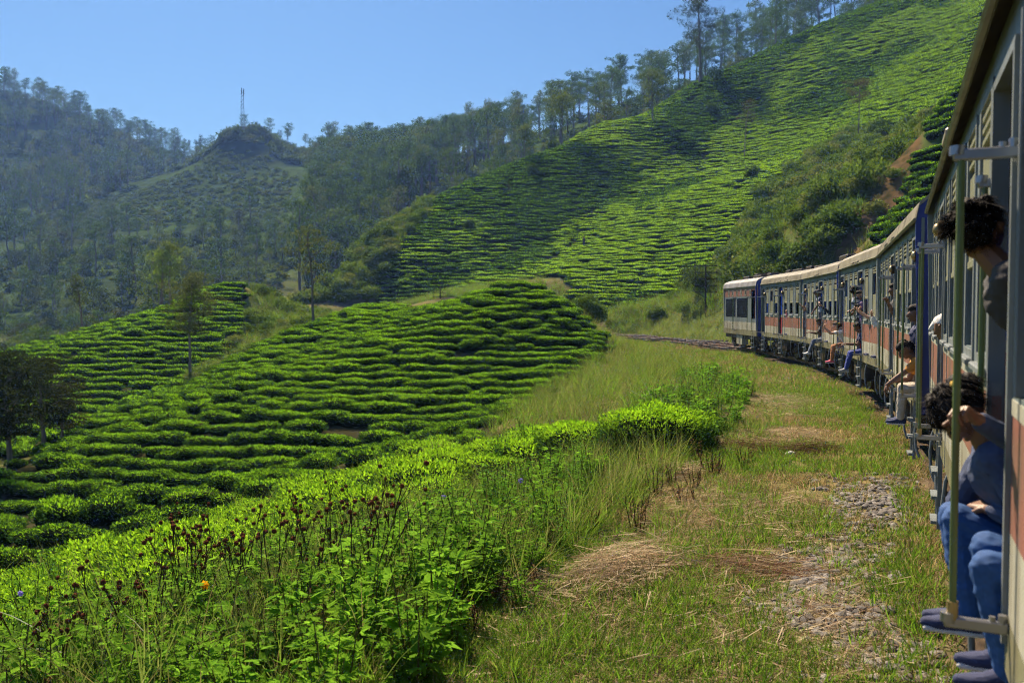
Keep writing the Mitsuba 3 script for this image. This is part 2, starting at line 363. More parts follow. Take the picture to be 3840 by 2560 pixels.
def tea_field(key, poly, field, step, gap, groups, size, seed, label, gaps=.04, second=None, share=.5, tracks=()):
    rng = np.random.default_rng(seed)
    pts = contour_points(poly, field, step, gap, rng)
    z = H(pts[:, 0], pts[:, 1])
    hole = meshkit.noise(np.stack([pts[:, 0] * .5, pts[:, 1] * .5, pts[:, 2] * 3], -1), seed) < gaps * 4
    drop = hole & (rng.random(len(pts)) < .55)
    for (ax, ay), (bx, by), w in tracks:      # drains and footpaths running down the slope
        d = np.array([bx - ax, by - ay]); L2 = d @ d; t = np.clip(((pts[:, :2] - [ax, ay]) @ d) / L2, 0, 1)
        wob = .8 * (meshkit.noise(np.stack([t * 9, t * 0 + ax, t * 0], -1), 2) - .5)
        drop |= np.abs(np.linalg.norm(pts[:, :2] - np.array([ax, ay]) - t[:, None] * d, axis=1) + wob) < w
    e = .15; gx_ = field(pts[:, 0] + e, pts[:, 1]) - field(pts[:, 0] - e, pts[:, 1]); gy_ = field(pts[:, 0], pts[:, 1] + e) - field(pts[:, 0], pts[:, 1] - e)
    along = np.arctan2(gx_, -gy_)
    patch = meshkit.fbm(np.stack([pts[:, 0] * .07, pts[:, 1] * .07, pts[:, 0] * 0 + seed], -1), 3, seed)
    n = 0
    for (x, y, _), zz, dd, pa, al in zip(pts, z, drop, patch, along):
        if dd: continue
        s = size * rng.uniform(.82, 1.15)
        gr = second if second is not None and pa + rng.normal(0, .05) < share else groups
        inst(f'{key}__{n:05d}', gr[rng.integers(len(gr))], M4((x, y, zz - .08), al + rng.normal(0, .16) + math.pi * rng.integers(2), (s * rng.uniform(.9, 1.15), s * rng.uniform(.85, 1.15), s * rng.uniform(.8, 1.2))))
        n += 1
    tag(key, label, 'tea bushes', kind='stuff')
    return n
g4 = lambda k: [f'{k}_{i}' for i in range(4)]
N1 = tea_field('tea_hedges', M1, lambda x, y: H(x, y) - rough(x, y) + .20 * y + .35 * meshkit.noise(np.stack([x * .12, y * .12, x * 0], -1), 3), .47, .56, [f'tea_near_{i}' for i in range(6)], .80, 1, 'clipped tea bushes in wavy contour rows on the near green mound')
N2 = tea_field('tea_hedges_001', M2, lambda x, y: H(x, y) - rough(x, y) + .10 * y, .50, .80, g4('tea_mid'), .95, 2, 'clipped tea bushes in rows on the lower mound at the left')
N3 = tea_field('tea_hedges_002', HD, lambda x, y: H(x, y) + .6 * meshkit.noise(np.stack([x * .1, y * .1, x * 0], -1), 4), .58, .9, g4('tea_dark'), 1.05, 3, 'dark older tea bushes in contour rows on the left part of the high hill', second=g4('tea_far'), share=.40, tracks=[((-4, 128), (2, 172), .5), ((30, 164), (45, 198), .5)])
N4 = tea_field('tea_hedges_003', HB, lambda x, y: H(x, y) + .9 * meshkit.noise(np.stack([x * .1, y * .1, x * 0], -1), 5), .43, .85, g4('tea_far'), 1.0, 4, 'bright yellow green tea bushes covering the big hillside above the train', gaps=.07, second=g4('tea_dark'), share=.37, tracks=[((14, 96), (38, 168), .35), ((30, 110), (75, 170), .4), ((2, 116), (14, 146), .4)])
N5 = tea_field('tea_hedges_004', HR, lambda x, y: H(x, y), .6, .75, g4('tea_mid'), .85, 5, 'bright tea bushes beside the bare soil strip of the cutting')
print('tea', N1, N2, N3, N4, N5)

# ------------------------------------------------------------------ trees and shrubs
def clump(rng, c, r, n, leaf, tone, flat=.55):
    d = unit(rng.normal(size=(n, 3)))
    p = c + d * np.array([r, r, r * flat]) * (rng.uniform(.25, 1, (n, 1)) ** .6)
    out = unit(d * [1, 1, .4] + rng.normal(0, .6, (n, 3)))
    nr = unit(rng.normal(0, .7, (n, 3)) + [0, 0, .8])
    L = leaf * rng.uniform(.6, 1.3, n)
    v, f = leaves(p, out, nr, L, L * .55)
    k = np.clip(d[:, 2:3] * .5 + .5, 0, 1)
    c0 = np.asarray(tone) * rng.uniform(.65, 1.35, (n, 1)) * rng.uniform(.85, 1.2)
    return v, f, percol(c0, 4)

def tree_mesh(seed, h, bare, spread, limbs, per, leaf, tone, r0, kind='umbrella', lean=.02, clump_r=.16):
    """(trunk and limbs, crown with colours): a tapered trunk, limbs that rise outwards, leaf clumps along them."""
    rng = np.random.default_rng(seed)
    k = 9; t = np.linspace(0, 1, k)
    bend = np.cumsum(rng.normal(0, lean, (k, 2)), 0) * h * .5
    sp = np.stack([bend[:, 0] * t, bend[:, 1] * t, t * h * .93], 1)
    wood = [tube(sp, r0 * (1 - .85 * t) + .004 * h, 6)]
    cl = []
    for i in range(limbs):
        u = bare + (1 - bare) * (i + rng.uniform(.1, .9)) / limbs
        base = np.array([np.interp(u * .93, t * .93, sp[:, j]) for j in range(3)])
        a = i * 2.4 + rng.uniform(-.5, .5)
        prof = {'umbrella': math.sin(math.pi * (.18 + .72 * (u - bare) / (1 - bare))) , 'cone': 1.05 - .9 * (u - bare) / (1 - bare), 'round': math.sqrt(max(.05, 1 - ((u - bare) / (1 - bare) * 2 - .9) ** 2))}[kind]
        R = spread * max(.25, prof) * rng.uniform(.7, 1.2)
        up = R * rng.uniform(.35, .75) if kind != 'cone' else R * rng.uniform(-.1, .25)
        tip = base + np.array([math.cos(a) * R, math.sin(a) * R, up])
        midp = (base + tip) / 2 + np.array([0, 0, up * .18 + rng.normal(0, .03) * h])
        wood.append(tube([base, midp, tip], [r0 * .3 * (1.1 - u) + .0025 * h, r0 * .2 * (1.1 - u) + .002 * h, .0012 * h], 4, False))
        cr = clump_r * h
        for w, s in ((1.0, 1.0), (.72, .8), (.45, .62))[: 3 if R > .12 * h else 2]:
            c = base * (1 - w) + tip * w + rng.normal(0, .35, 3) * cr * [1, 1, .5] + [0, 0, cr * .12]
            cl.append(clump(rng, c, cr * s * rng.uniform(.7, 1.15), int(per * s), leaf, tone))
    cl.append(clump(rng, sp[-1] + [0, 0, .02 * h], clump_r * h * .8, int(per * .8), leaf, tone))
    v, f = cat_meshes([c[:2] for c in cl])
    return cat_meshes(wood), (v, f, np.vstack([c[2] for c in cl]))

def tree_group(key, *a, **k):
    w, c = tree_mesh(*a, **k)
    shapegroup(key, {'trunk': mikit.ply(w, 'mat_bark'), 'crown': vply(c, 'mat_tree_leaf')})

GUM, OLIVE, LIME, DARK = (.062, .112, .022), (.10, .14, .028), (.18, .27, .035), (.038, .058, .020)
for i in range(7):   # tall gum trees with layered umbrella crowns, unit: 20 m
    tree_group(f'gum_{i}', 100 + i, 20, [.48, .38, .56, .42, .62, .35, .5][i], [3.6, 4.6, 3.0, 4.2, 2.8, 5.0, 3.8][i], [13, 15, 11, 14, 9, 16, 12][i], 52, .55, [GUM, (.080, .125, .024), (.045, .085, .02), GUM, (.095, .125, .026), (.05, .095, .02), GUM][i], .26, 'umbrella', .022, .070)
for i in range(3):   # narrow conifers
    tree_group(f'fir_{i}', 120 + i, 18, .12, 2.6, 18, 40, .6, DARK, .22, 'cone', .006, .07)
for i in range(4):   # broad bushy trees of the valley
    tree_group(f'bushy_{i}', 130 + i, 9, .22, 3.2, 13, 60, .42, [OLIVE, GUM, (.05, .075, .02), (.045, .055, .018)][i], .16, 'round', .03, .17)

def shrub(seed, n, leaf, tone, r=(1, 1, .8), tip=(.10, .15, .03), share=.4):
    rng = np.random.default_rng(seed)
    cl = []
    for i in range(7):
        a = rng.uniform(0, 6.28); q = rng.uniform(0, .62)
        c = np.array([math.cos(a) * q * r[0], math.sin(a) * q * r[1], r[2] * rng.uniform(.35, .85)])
        cl.append(clump(rng, c, .48 * rng.uniform(.7, 1.2) * r[0], n // 7, leaf, np.array(tone) * (1 - share * .5) + np.array(tip) * share * rng.uniform(0, 1), .85))
    v, f = cat_meshes([c[:2] for c in cl])
    return v, f, np.vstack([c[2] for c in cl])
for i in range(4):
    shapegroup(f'shrub_far_{i}', {'foliage': vply(shrub(150 + i, 190, .30, [(.05, .085, .018), (.06, .095, .02), (.04, .065, .016), (.085, .105, .03)][i]), 'mat_tree_leaf')})
    shapegroup(f'shrub_mid_{i}', {'foliage': vply(shrub(160 + i, 1000, .18, [(.09, .16, .022), (.12, .19, .028), (.07, .12, .02), (.15, .18, .04)][i]), 'mat_tree_leaf')})

def scatter(poly, n, rng, dmin=0.0):
    pl = np.array(poly); lo, hi = pl.min(0), pl.max(0)
    p = rng.uniform(lo, hi, (n * 6, 2)); p = p[inside(poly, p[:, 0], p[:, 1])]
    if dmin > 0:
        from scipy.spatial import cKDTree
        tr = cKDTree(p); dead = np.zeros(len(p), bool); keep = []
        for a in range(len(p)):
            if dead[a]: continue
            keep.append(a)
            for b in tr.query_ball_point(p[a], dmin): dead[b] = True
        p = p[keep]
    return p[:n]

# forests on the far slopes
FL = [(-470, 660), (-255, 670), (-225, 560), (-190, 430), (-230, 370), (-430, 370)]
FM = [(-52, 205), (-27, 196), (-33, 250), (-20, 330), (10, 420), (-95, 450), (-88, 380), (-68, 300)]
FB = [(-24, 176), (-12, 186), (2, 193), (20, 206), (45, 219), (80, 228), (118, 232), (150, 300), (60, 345), (-10, 345), (-35, 250)]
FD = [(-200, 472), (-150, 462), (-100, 460), (-55, 440), (-40, 500), (-210, 540)]
FV = [(-135, 215), (-80, 185), (-58, 195), (-62, 250), (-80, 320), (-120, 340), (-190, 340), (-215, 320), (-180, 260)]
FS = [(-120, 340), (-88, 330), (-100, 400), (-120, 430), (-160, 435), (-215, 420), (-230, 380), (-190, 340)]
FN = [(-110, 190), (-100, 110), (-62, 96), (-48, 118), (-46, 160), (-58, 192)]
rng = np.random.default_rng(77)
trees = []      # (x, y, group key, scale, set)
for poly, n, dm, kinds, s0, s1, name in (
        (FL, 620, 5.5, ['gum'] * 7 + ['bushy'] * 3, .62, 1.05, 'left'), (FM, 330, 4.2, ['gum'] * 10 + ['bushy'], .78, 1.1, 'middle'), (FB, 160, 6.2, ['gum'] * 12 + ['bushy'], .62, 1.02, 'crest'),
        (FD, 60, 5.0, ['gum'] * 9 + ['bushy'] * 1, .42, .78, 'dome'), (FV, 120, 6.0, ['gum'] * 3 + ['bushy'] * 5, .45, .95, 'valley'), (FN, 60, 6.0, ['bushy'] * 4 + ['gum'], .5, .85, 'foot')):
    for x, y in scatter(poly, n, rng, dm):
        k = kinds[rng.integers(len(kinds))]
        trees.append((x, y, f"{k}_{rng.integers(7 if k == 'gum' else 4)}", rng.uniform(s0, s1), name))
for i in range(16):   # a few conifers at the saddle between ridge and dome
    trees.append((rng.uniform(-262, -205), rng.uniform(560, 640), f'fir_{i % 3}', rng.uniform(.7, 1.05), 'saddle'))
ORD = 'first second third fourth fifth sixth seventh eighth ninth tenth eleventh twelfth thirteenth fourteenth fifteenth sixteenth seventeenth eighteenth nineteenth twentieth'.split()
marks = {   # things to count from, by their direction x / y
    'crest': [(-.13, 'the scrubby left flank'), (.014, 'the lowest lone tree on the tea slope'), (.059, 'the straight-trunked lone tree'), (.165, 'the slim olive tree'), (.220, 'the tall open-crowned tree'), (.309, 'the slim bare-stemmed crest tree')],
    'middle': [(-.232, 'the thin crooked tree'), (-.17, 'the right pole of the far pair')], 'dome': [(-.316, 'the radio mast')], 'saddle': [(-.37, 'the domed hill')],
    'valley': [(-.41, 'the lime leaved pair'), (-.378, 'the slender olive tree')], 'foot': [(-.50, 'the thin single tree'), (-.41, 'the lime leaved pair')], 'left': [(-.70, 'the left border')]}
look = {'crest': ('gum tree', 'in the crest wood'), 'middle': ('gum tree', 'in the forest behind the tea hill'), 'dome': ('thin tree', 'on the domed hilltop'), 'saddle': ('dark conifer', 'on the saddle'),
        'valley': ('meadow tree', 'below the dome'), 'foot': ('bushy tree', 'on the valley floor'), 'left': ('skyline tree', 'on the far left ridge')}
groups = {'crest': 'trees along the crest of the tea hill', 'middle': 'gum trees of the forest behind the tea hill', 'dome': 'thin trees on the domed hilltop', 'saddle': 'conifers on the saddle', 'valley': 'trees on the meadow slope',
          'foot': 'trees on the valley floor', 'left': 'skyline trees of the far left ridge'}
most = {'crest': 90, 'middle': 48, 'dome': 40, 'saddle': 16, 'valley': 22, 'foot': 22, 'left': 20}
trees.sort(key=lambda t: (-t[1] if t[4] == 'left' else t[1] / t[3]))
single, rest = [], []
for t in trees:
    ok = most[t[4]] > 0 and -.62 < t[0] / t[1] < .52
    if ok: most[t[4]] -= 1
    (single if ok else rest).append(t)
single.sort(key=lambda t: t[0] / t[1])
def plant(key, t):
    x, y, g, s, name = t
    inst(key, g, M4((x, y, float(H(x, y)) - .3), rng.uniform(0, 6.28), (s, s, s * rng.uniform(.92, 1.1)), (rng.normal(0, .02), rng.normal(0, .02))))
for name, ms in marks.items():
    mine = [t for t in single if t[4] == name]
    seg = {}
    for t in mine:
        d = t[0] / t[1]; left = [m for m in ms if m[0] <= d]
        m, side = (left[-1], 'right') if left else (ms[0], 'left')
        seg.setdefault((m, side), []).append(t)
    for (m, side), ts in seg.items():
        for q, t in enumerate(ts if side == 'right' else ts[::-1]):
            key = fresh({'g': 'gum_tree', 'f': 'conifer_tree', 'b': 'bushy_tree'}[t[2][0]]); plant(key, t)
            size = 'tall' if t[3] > .88 else 'small' if t[3] < .6 else 'middling'
            word = ORD[q] if q < 20 else 'twenty-' + ORD[q - 20] if q < 29 else 'thirtieth' if q == 29 else 'thirty-' + ORD[q - 30] if q < 39 else 'fortieth'
            lb = f'{size} {look[name][0]}, {word} {side} of {m[1]}'
            tag(key, lb + (' ' + look[name][1] if len((lb + ' ' + look[name][1]).split()) < 17 else ''), 'tree', groups[name])
for nf, t in enumerate(rest): plant(f'forest__{nf:05d}', t)
tag('forest', 'mass of distant trees filling the hazy far hillsides', 'forest', kind='stuff')

# undergrowth on the far slopes, scrub on the cutting and on the flanks of the tea hill
def cover(key, poly, n, groups, s0, s1, seed, label, cat, dmin=0, sink=.15, thin=None):
    r = np.random.default_rng(seed); m = 0
    for x, y in scatter(poly, n, r, dmin):
        if thin is not None and meshkit.noise(np.array([x * thin, y * thin, 0.0]), seed) < .42: continue
        if soil_dist(x, y) < 1.6 and r.random() > .22: continue
        s = r.uniform(s0, s1)
        inst(f'{key}__{m:05d}', groups[r.integers(len(groups))], M4((x, y, float(H(x, y)) - sink * s), r.uniform(0, 6.28), (s, s, s * r.uniform(.75, 1.25))))
        m += 1
    tag(key, label, cat, kind='stuff')
sf, sm = g4('shrub_far'), g4('shrub_mid')
cover('undergrowth', FV + [], 800, sf, 1.2, 3.0, 301, 'patchy bushes spread over the meadow slope under the domed hill', 'undergrowth', thin=.02)
cover('undergrowth_006', FS, 1500, sf, .6, 1.9, 307, 'scattered dark bushes on the high meadow spur below the dome', 'undergrowth')
cover('undergrowth_001', [(-190, 466), (-150, 440), (-75, 425), (-58, 440), (-70, 470), (-150, 480)], 380, sf, 2.2, 5.0, 302, 'dark bushes clothing the steep sides of the dome', 'undergrowth')
cover('undergrowth_002', FL, 900, sf, 2.5, 6, 303, 'understorey of the forest on the far left ridge', 'undergrowth')
cover('undergrowth_003', FM + [], 420, sf, 1.5, 4, 304, 'understorey of the forest behind the tea hill', 'undergrowth')
cover('undergrowth_004', FB, 260, sf, 1.5, 3.5, 305, 'understorey of the wood along the tea hill crest', 'undergrowth')
cover('undergrowth_005', FN, 420, sf, 1.0, 3.0, 306, 'bushes on the valley floor beyond the lower tea mound', 'undergrowth')
SL = [(-30, 130), (-21, 143), (-13.5, 153), (-14, 142), (-15.7, 136), (-18.4, 127.5), (-20.5, 123), (-25, 121), (-32, 122)]
SC = [(15.5, 76), (15.5, 84), (18.3, 90), (22, 94.5), (28.5, 107), (34.3, 117), (44, 124), (50, 124), (50, 112), (51, 100), (53, 88), (44, 83), (36, 71), (29, 62), (23.5, 57), (21.5, 58), (19, 66)]
SB = [(-8, 117), (1, 110.5), (6, 103), (7, 95), (11, 91), (15, 88), (16, 79), (10, 80), (3, 92), (-6, 104), (-16, 111), (-18, 119)]
SG = [(-22.6, 66), (-22.3, 73), (-24.6, 80), (-27, 92), (-21, 98), (-14, 95), (-14.5, 70), (-17, 58), (-20.5, 52.5), (-21.5, 57)]
cover('scrub', SL, 330, sm, .8, 2.0, 311, 'yellow green scrub on the left flank of the tea hill', 'scrub')
cover('scrub_001', SC, 700, sm, .7, 1.9, 312, 'scrub and bushes on the steep cutting above the train', 'scrub')
cover('scrub_004', [(16.5, 44), (17, 60), (19, 66), (21.5, 58), (20, 50), (20, 42), (18, 30), (15, 32)], 160, sm, .5, 1.3, 315, 'low scrub right behind the coach roofs', 'scrub', thin=.15)
cover('scrub_002', SB, 230, sm, .5, 1.2, 313, 'bushy weeds at the foot of the tea hill beyond the track', 'scrub', thin=.14)
cover('scrub_003', SG, 300, sm, .5, 1.1, 314, 'weedy scrub on the strip between the two tea mounds', 'scrub', thin=.15)

# lone trees and shrubs that stand out
def lone(name, seed, base, top, Y, spread, limbs, per, leaf, tone, r0, label, kind='round', bare=.5, lean=.03, cr=.13, cat='tree'):
    b = P(*base, Y); h = (base[1] - top) / F_PX * Y
    more = max(0, float(b[2] - H(b[0], b[1]))); bare = (bare * h + more) / (h + more); spread *= h / (h + more); cr *= h / (h + more); h += more
    key = fresh(name)
    w, c = tree_mesh(seed, h, bare, spread * h, limbs, per, leaf, tone, r0, kind, lean, cr)
    tw = M4((b[0], b[1], float(H(b[0], b[1])) - .25), seed * 1.3)
    put(key + '__trunk', w, 'mat_bark', to_world=tw)
    scene[key + '__crown'] = {**vply(c, 'mat_tree_leaf'), 'to_world': tw}
    tag(key, label, cat)
lone('hill_tree', 1, (2625, 305), -5, 189, .25, 16, 120, .36, (.042, .058, .02), .30, 'tall open-crowned tree rising alone above the tea hill crest', bare=.38, cr=.10)
lone('hill_tree', 2, (2447, 440), 255, 176, .2, 11, 70, .34, OLIVE, .13, 'slim olive tree on the tea slope left below the tall open-crowned tree', bare=.35, cr=.12)
lone('hill_tree', 3, (2108, 588), 385, 172, .2, 12, 80, .32, OLIVE, .17, 'tree with a straight dark trunk and compact olive crown on the dark tea slope', bare=.55, cr=.15)
lone('hill_tree', 4, (1966, 592), 462, 165, .22, 10, 60, .32, OLIVE, .14, 'small straight tree at the outline of the tea slope, lowest of the trees on it', bare=.55, cr=.15)
lone('hill_tree', 5, (2908, 192), 8, 195, .15, 10, 60, .36, GUM, .14, 'slim bare-stemmed tree at the crest right of the tall open-crowned tree', bare=.4, cr=.10)
lone('hill_tree', 6, (3133, 80), -70, 200, .15, 9, 60, .36, GUM, .14, 'thin tree cut off by the top edge above the highest tea rows', bare=.5, cr=.10)
lone('hill_tree', 7, (3220, 425), 285, 118, .3, 11, 60, .2, (.08, .075, .03), .08, 'small straggly brownish tree on the bright tea above the scrub', bare=.3, cr=.15)
lone('hill_tree', 8, (2793, 500), 362, 150, .2, 9, 34, .22, (.09, .09, .03), .07, 'thin half bare sapling in the middle of the bright tea slope', bare=.3, cr=.12)
lone('shade_tree', 9, (713, 1405), 1005, 55, .15, 20, 150, .13, (.10, .125, .03), .085, 'slender olive tree with a bare stem standing between the two tea mounds', bare=.42, cr=.11, lean=.015)
lone('shade_tree', 10, (1178, 1262), 862, 61, .16, 11, 50, .17, (.10, .125, .025), .075, 'thin crooked tree with few leaves beside the telegraph poles', bare=.5, cr=.08, lean=.05)
lone('shade_tree', 11, (600, 1140), 925, 98, .22, 12, 75, .22, LIME, .11, 'lime leaved tree behind the lower tea mound, left one of a close pair', bare=.42, cr=.13)
lone('shade_tree', 12, (642, 1130), 890, 100, .22, 13, 80, .22, (.11, .155, .03), .12, 'lime leaved tree behind the lower tea mound, right one of a close pair', bare=.45, cr=.13)
lone('shade_tree', 13, (318, 1215), 1015, 92, .14, 10, 50, .2, (.07, .10, .022), .08, 'thin single tree with a bare stem behind the left end of the lower tea mound', bare=.4, cr=.10)
lone('valley_tree', 14, (40, 1690), 1290, 33, .34, 20, 150, .12, (.022, .034, .012), .10, 'dark leafy tree leaning in at the very left edge by the tea', bare=.15, cr=.17)
lone('valley_tree', 15, (165, 1655), 1310, 37, .30, 18, 130, .12, (.032, .042, .014), .10, 'dark thin-crowned tree in the hollow right of the leftmost tree', bare=.2, cr=.15)
lone('valley_tree', 16, (235, 1640), 1420, 38.5, .34, 13, 110, .12, (.045, .052, .014), .07, 'short bushy dark tree with yellowing leaves in the hollow by the tea', bare=.15, cr=.17)
lone('valley_tree', 17, (-60, 1660), 1330, 30, .36, 18, 150, .12, (.02, .03, .012), .1, 'black green bush of leaves cut by the left border', bare=.1, cr=.19)
def round_shrub(seed, u, v, Y, r, n, leaf, tone, label, rz=.8):
    b = P(u, v, Y); key = fresh('shrub')
    scene[key] = {**vply(shrub(seed, int(n * 2.6), leaf * 1.25, tone, (r, r, r * rz * 1.25), share=.3), 'mat_tree_leaf'), 'to_world': M4((b[0], b[1], float(H(b[0], b[1])) - .1))}
    tag(key, label, 'shrub')
round_shrub(1, 2225, 1215, 57, 1.55, 3600, .12, (.085, .15, .022), 'big round feathery shrub at the right end of the near tea mound', 2.0)
round_shrub(2, 2130, 1200, 60, 1.15, 1800, .12, (.12, .19, .03), 'smaller pale shrub leaning on the big round shrub', 1.7)
round_shrub(3, 2470, 1195, 80, 1.5, 1100, .16, (.08, .125, .022), 'bright low shrub across the track, between the round shrub and the train', .6)
round_shrub(4, 2010, 1070, 100, 1.6, 700, .2, (.05, .085, .018), 'dark shrub at the end of the short dark hedge under the tea slope', .9)
round_shrub(5, 2610, 1130, 78, 2.2, 1200, .17, (.045, .07, .018), 'dark scrubby bush right behind the tall telegraph pole', 1.0)
for q, (u, v, Y) in enumerate([(1760, 900, 136), (2675, 395, 176), (2068, 590, 170), (2690, 300, 186), (2000, 660, 156), (2820, 680, 128)]):
    round_shrub(20 + q, u, v, Y, [1.3, 1.5, 1.7, 2.6, 1.3, 1.4][q], 420, .26, (.05, .095, .018), ['small pale bush sticking out of the lower dark tea rows', 'upright dark bush on the tea slope below the tall tree', 'dark round bush left beside the straight-trunked tree on the tea slope',
                'pale rounded bush at the foot of the tall open-crowned tree', 'light bush in the middle of the dark tea slope', 'leafy green bush at the dark seam across the bright tea'][q], 1.2)

# ------------------------------------------------------------------ train
def grime(base, dark, lo=.0, amp=.5, sx=9.0, spec=.4):
    """Painted steel: rain streaks and road dirt over the paint."""
    def fn(p, n, uv):
        s = mikit.fbm(p.x * sx, p.y * sx, p.z * .8) ; d = mikit.fbm(p.x * 2.3 + 5, p.y * 2.3, p.z * 2.3)
        k = mikit.smoothstep(.40, .75, s) * .6 + mikit.smoothstep(.42, .75, d) * .5
        return mikit.mix(base, dark, dr.clip(k * amp + lo, 0, 1))
    return {'type': 'twosided', 'bsdf': {'type': 'principled', 'base_color': mikit.proc(fn), 'roughness': .45, 'specular': spec}}
scene['paint_upper'] = grime((.125, .16, .165), (.07, .08, .07))
scene['paint_red'] = grime((.23, .096, .07), (.13, .085, .068), amp=1.0)
scene['paint_cream'] = grime((.33, .335, .27), (.16, .145, .105), amp=1.0)
scene['paint_khaki'] = grime((.17, .17, .10), (.09, .075, .05), amp=.8)
scene['paint_roof'] = grime((.23, .21, .155), (.12, .105, .075), amp=1.0, sx=3)
scene['paint_roofgrey'] = grime((.26, .265, .27), (.15, .14, .12), amp=.8, sx=3)
scene['paint_blue'] = grime((.012, .03, .20), (.01, .015, .07), amp=.7)
scene['paint_doorblue'] = grime((.015, .06, .38), (.01, .03, .16), amp=.4)
scene['paint_doorred'] = grime((.36, .025, .018), (.16, .02, .015), amp=.5)
scene['paint_shutter'] = grime((.19, .20, .13), (.12, .12, .08), amp=.8)
scene['paint_frame'] = grime((.155, .18, .19), (.09, .10, .09), amp=.7)
scene['paint_panel'] = grime((.012, .019, .034), (.02, .02, .022), amp=.5, spec=.05)
scene['paint_rail'] = grime((.095, .14, .045), (.07, .07, .035), amp=.6, sx=20)
scene['steel'] = {'type': 'principled', 'base_color': col(.30, .31, .33), 'metallic': .85, 'roughness': .38}
scene['brass'] = {'type': 'principled', 'base_color': col(.35, .27, .13), 'metallic': .7, 'roughness': .35}
scene['dark_iron'] = grime((.035, .031, .027), (.08, .06, .04), amp=.8, spec=.15)
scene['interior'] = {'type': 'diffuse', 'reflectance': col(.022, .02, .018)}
scene['rubber'] = {'type': 'principled', 'base_color': col(.03, .03, .03), 'roughness': .6}
scene['rust'] = grime((.17, .09, .05), (.08, .05, .035), amp=.7)
EAVE, BOT, WID = 3.52, .90, 2.8

part_no = {}
def part(parent, name, mesh, bsdf, tw, smooth=False):
    k = (parent, name); n = part_no.get(k, 0); part_no[k] = n + 1
    key = f'{parent}__{name}' if n == 0 else f'{parent}__{name}_{n:03d}'
    sh = mesh if isinstance(mesh, dict) else mikit.ply(mesh, bsdf, smooth)
    scene[key] = {**sh, 'to_world': tw}
    return key

def wall_panel(x0, x1, z0, z1, holes, th=.04):
    from shapely import box as sbox, union_all
    g = sbox(x0, z0, x1, z1)
    if holes: g = g.difference(union_all(holes))
    gs = [a for a in getattr(g, 'geoms', [g]) if a.area > 1e-4]
    m = trimesh.util.concatenate([trimesh.creation.extrude_polygon(a, th, engine='earcut') for a in gs])
    v = np.array(m.vertices)
    return np.stack([v[:, 0], -v[:, 2], v[:, 1]], 1), np.array(m.faces)

def roof_profile(rise=.52, n=14):
    """(y, z) from the near eave over the top to the far eave."""
    a = np.linspace(0, np.pi, n)
    y = .07 - (WID + .14) * (1 - np.cos(a)) / 2
    z = EAVE + rise * np.sin(a) ** .62
    return np.stack([y, z], 1)

def roof_mesh(L, rise=.52, over=.0):
    p = roof_profile(rise); inner = p * 1.0; inner[:, 1] -= .05
    ring = np.vstack([p, inner[::-1]]); n = len(ring)
    v = np.vstack([np.insert(ring, 0, -over, 1), np.insert(ring, 0, L + over, 1)])
    i = np.arange(n); j = (i + 1) % n
    f = [np.stack([i, j, j + n], 1), np.stack([i, j + n, i + n], 1)]
    m = len(p); q = np.arange(m - 1)
    for b, fl in ((0, 0), (n, 1)):
        a1, a2, a3, a4 = q + b, q + 1 + b, n - 2 - q + b, n - 1 - q + b
        t = np.concatenate([np.stack([a1, a3, a2], 1), np.stack([a1, a4, a3], 1)])
        f.append(t[:, ::-1] if fl else t)
    return v, np.vstack(f)

def end_wall(x, th=.06):
    from shapely import Polygon
    p = roof_profile(); poly = Polygon(np.vstack([p * [1, 1] - [.0, .012], [[-WID, BOT - .05], [0, BOT - .05]]]))
    m = trimesh.creation.extrude_polygon(poly, th, engine='earcut'); v = np.array(m.vertices)
    return np.stack([x + v[:, 2], v[:, 0], v[:, 1]], 1), np.array(m.faces)

def window_parts():
    """One window unit, .62 wide, origin at its lower left corner on the wall: frame, louvre slats, shutter."""
    w, h = .60, 1.34
    from shapely import box as sbox
    o = sbox(0, 0, w, h).buffer(.03).difference(sbox(.05, .06, w - .05, h - .04).buffer(.02))
    m = trimesh.creation.extrude_polygon(o, .05, engine='earcut'); v = np.array(m.vertices)
    frame = (np.stack([v[:, 0], v[:, 2] * .5 - .014, v[:, 1]], 1), np.array(m.faces)[:, ::-1])
    shut = cat_meshes([box(.05, w - .05, -.025, -.003, .56, 1.08, .004), box(.05, w - .05, -.03, .004, .52, .57, .006)])
    slat = box(.055, w - .055, -.03, .004, 0, .038, .006)
    lip = box(.0, w, -.01, .045, -.045, -.005, .008)
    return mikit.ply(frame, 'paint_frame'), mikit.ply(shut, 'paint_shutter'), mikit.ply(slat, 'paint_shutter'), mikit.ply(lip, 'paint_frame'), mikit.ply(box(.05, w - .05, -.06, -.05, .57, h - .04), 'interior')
WIN = window_parts()
ROUND = lambda r, y0, y1, n=18: (lambda m: (np.stack([m.vertices[:, 0], m.vertices[:, 2], m.vertices[:, 1]], 1), np.array(m.faces)[:, ::-1]))(trimesh.creation.cylinder(radius=r, segment=([0, 0, y0], [0, 0, y1]), sections=n))
def wheel_mesh(r=.43):
    prof = np.array([(0, -.02), (.10, -.03), (.14, .02), (r - .09, .015), (r - .05, .03), (r, .03), (r + .001, -.09), (r + .035, -.10), (r + .03, -.13), (0, -.13)])
    m = trimesh.creation.revolve(prof, sections=28); v = np.array(m.vertices)
    return np.stack([v[:, 0], v[:, 2], v[:, 1]], 1), np.array(m.faces)[:, ::-1]
WHEEL = mikit.ply(wheel_mesh(), 'dark_iron', 40)
SPRING = mikit.ply(cat_meshes([tube([(.07 * math.cos(a), .07 * math.sin(a), .035 * a / 6.28 * 2) for a in np.linspace(0, 6 * 6.28, 60)], .014, 5)]), 'dark_iron')
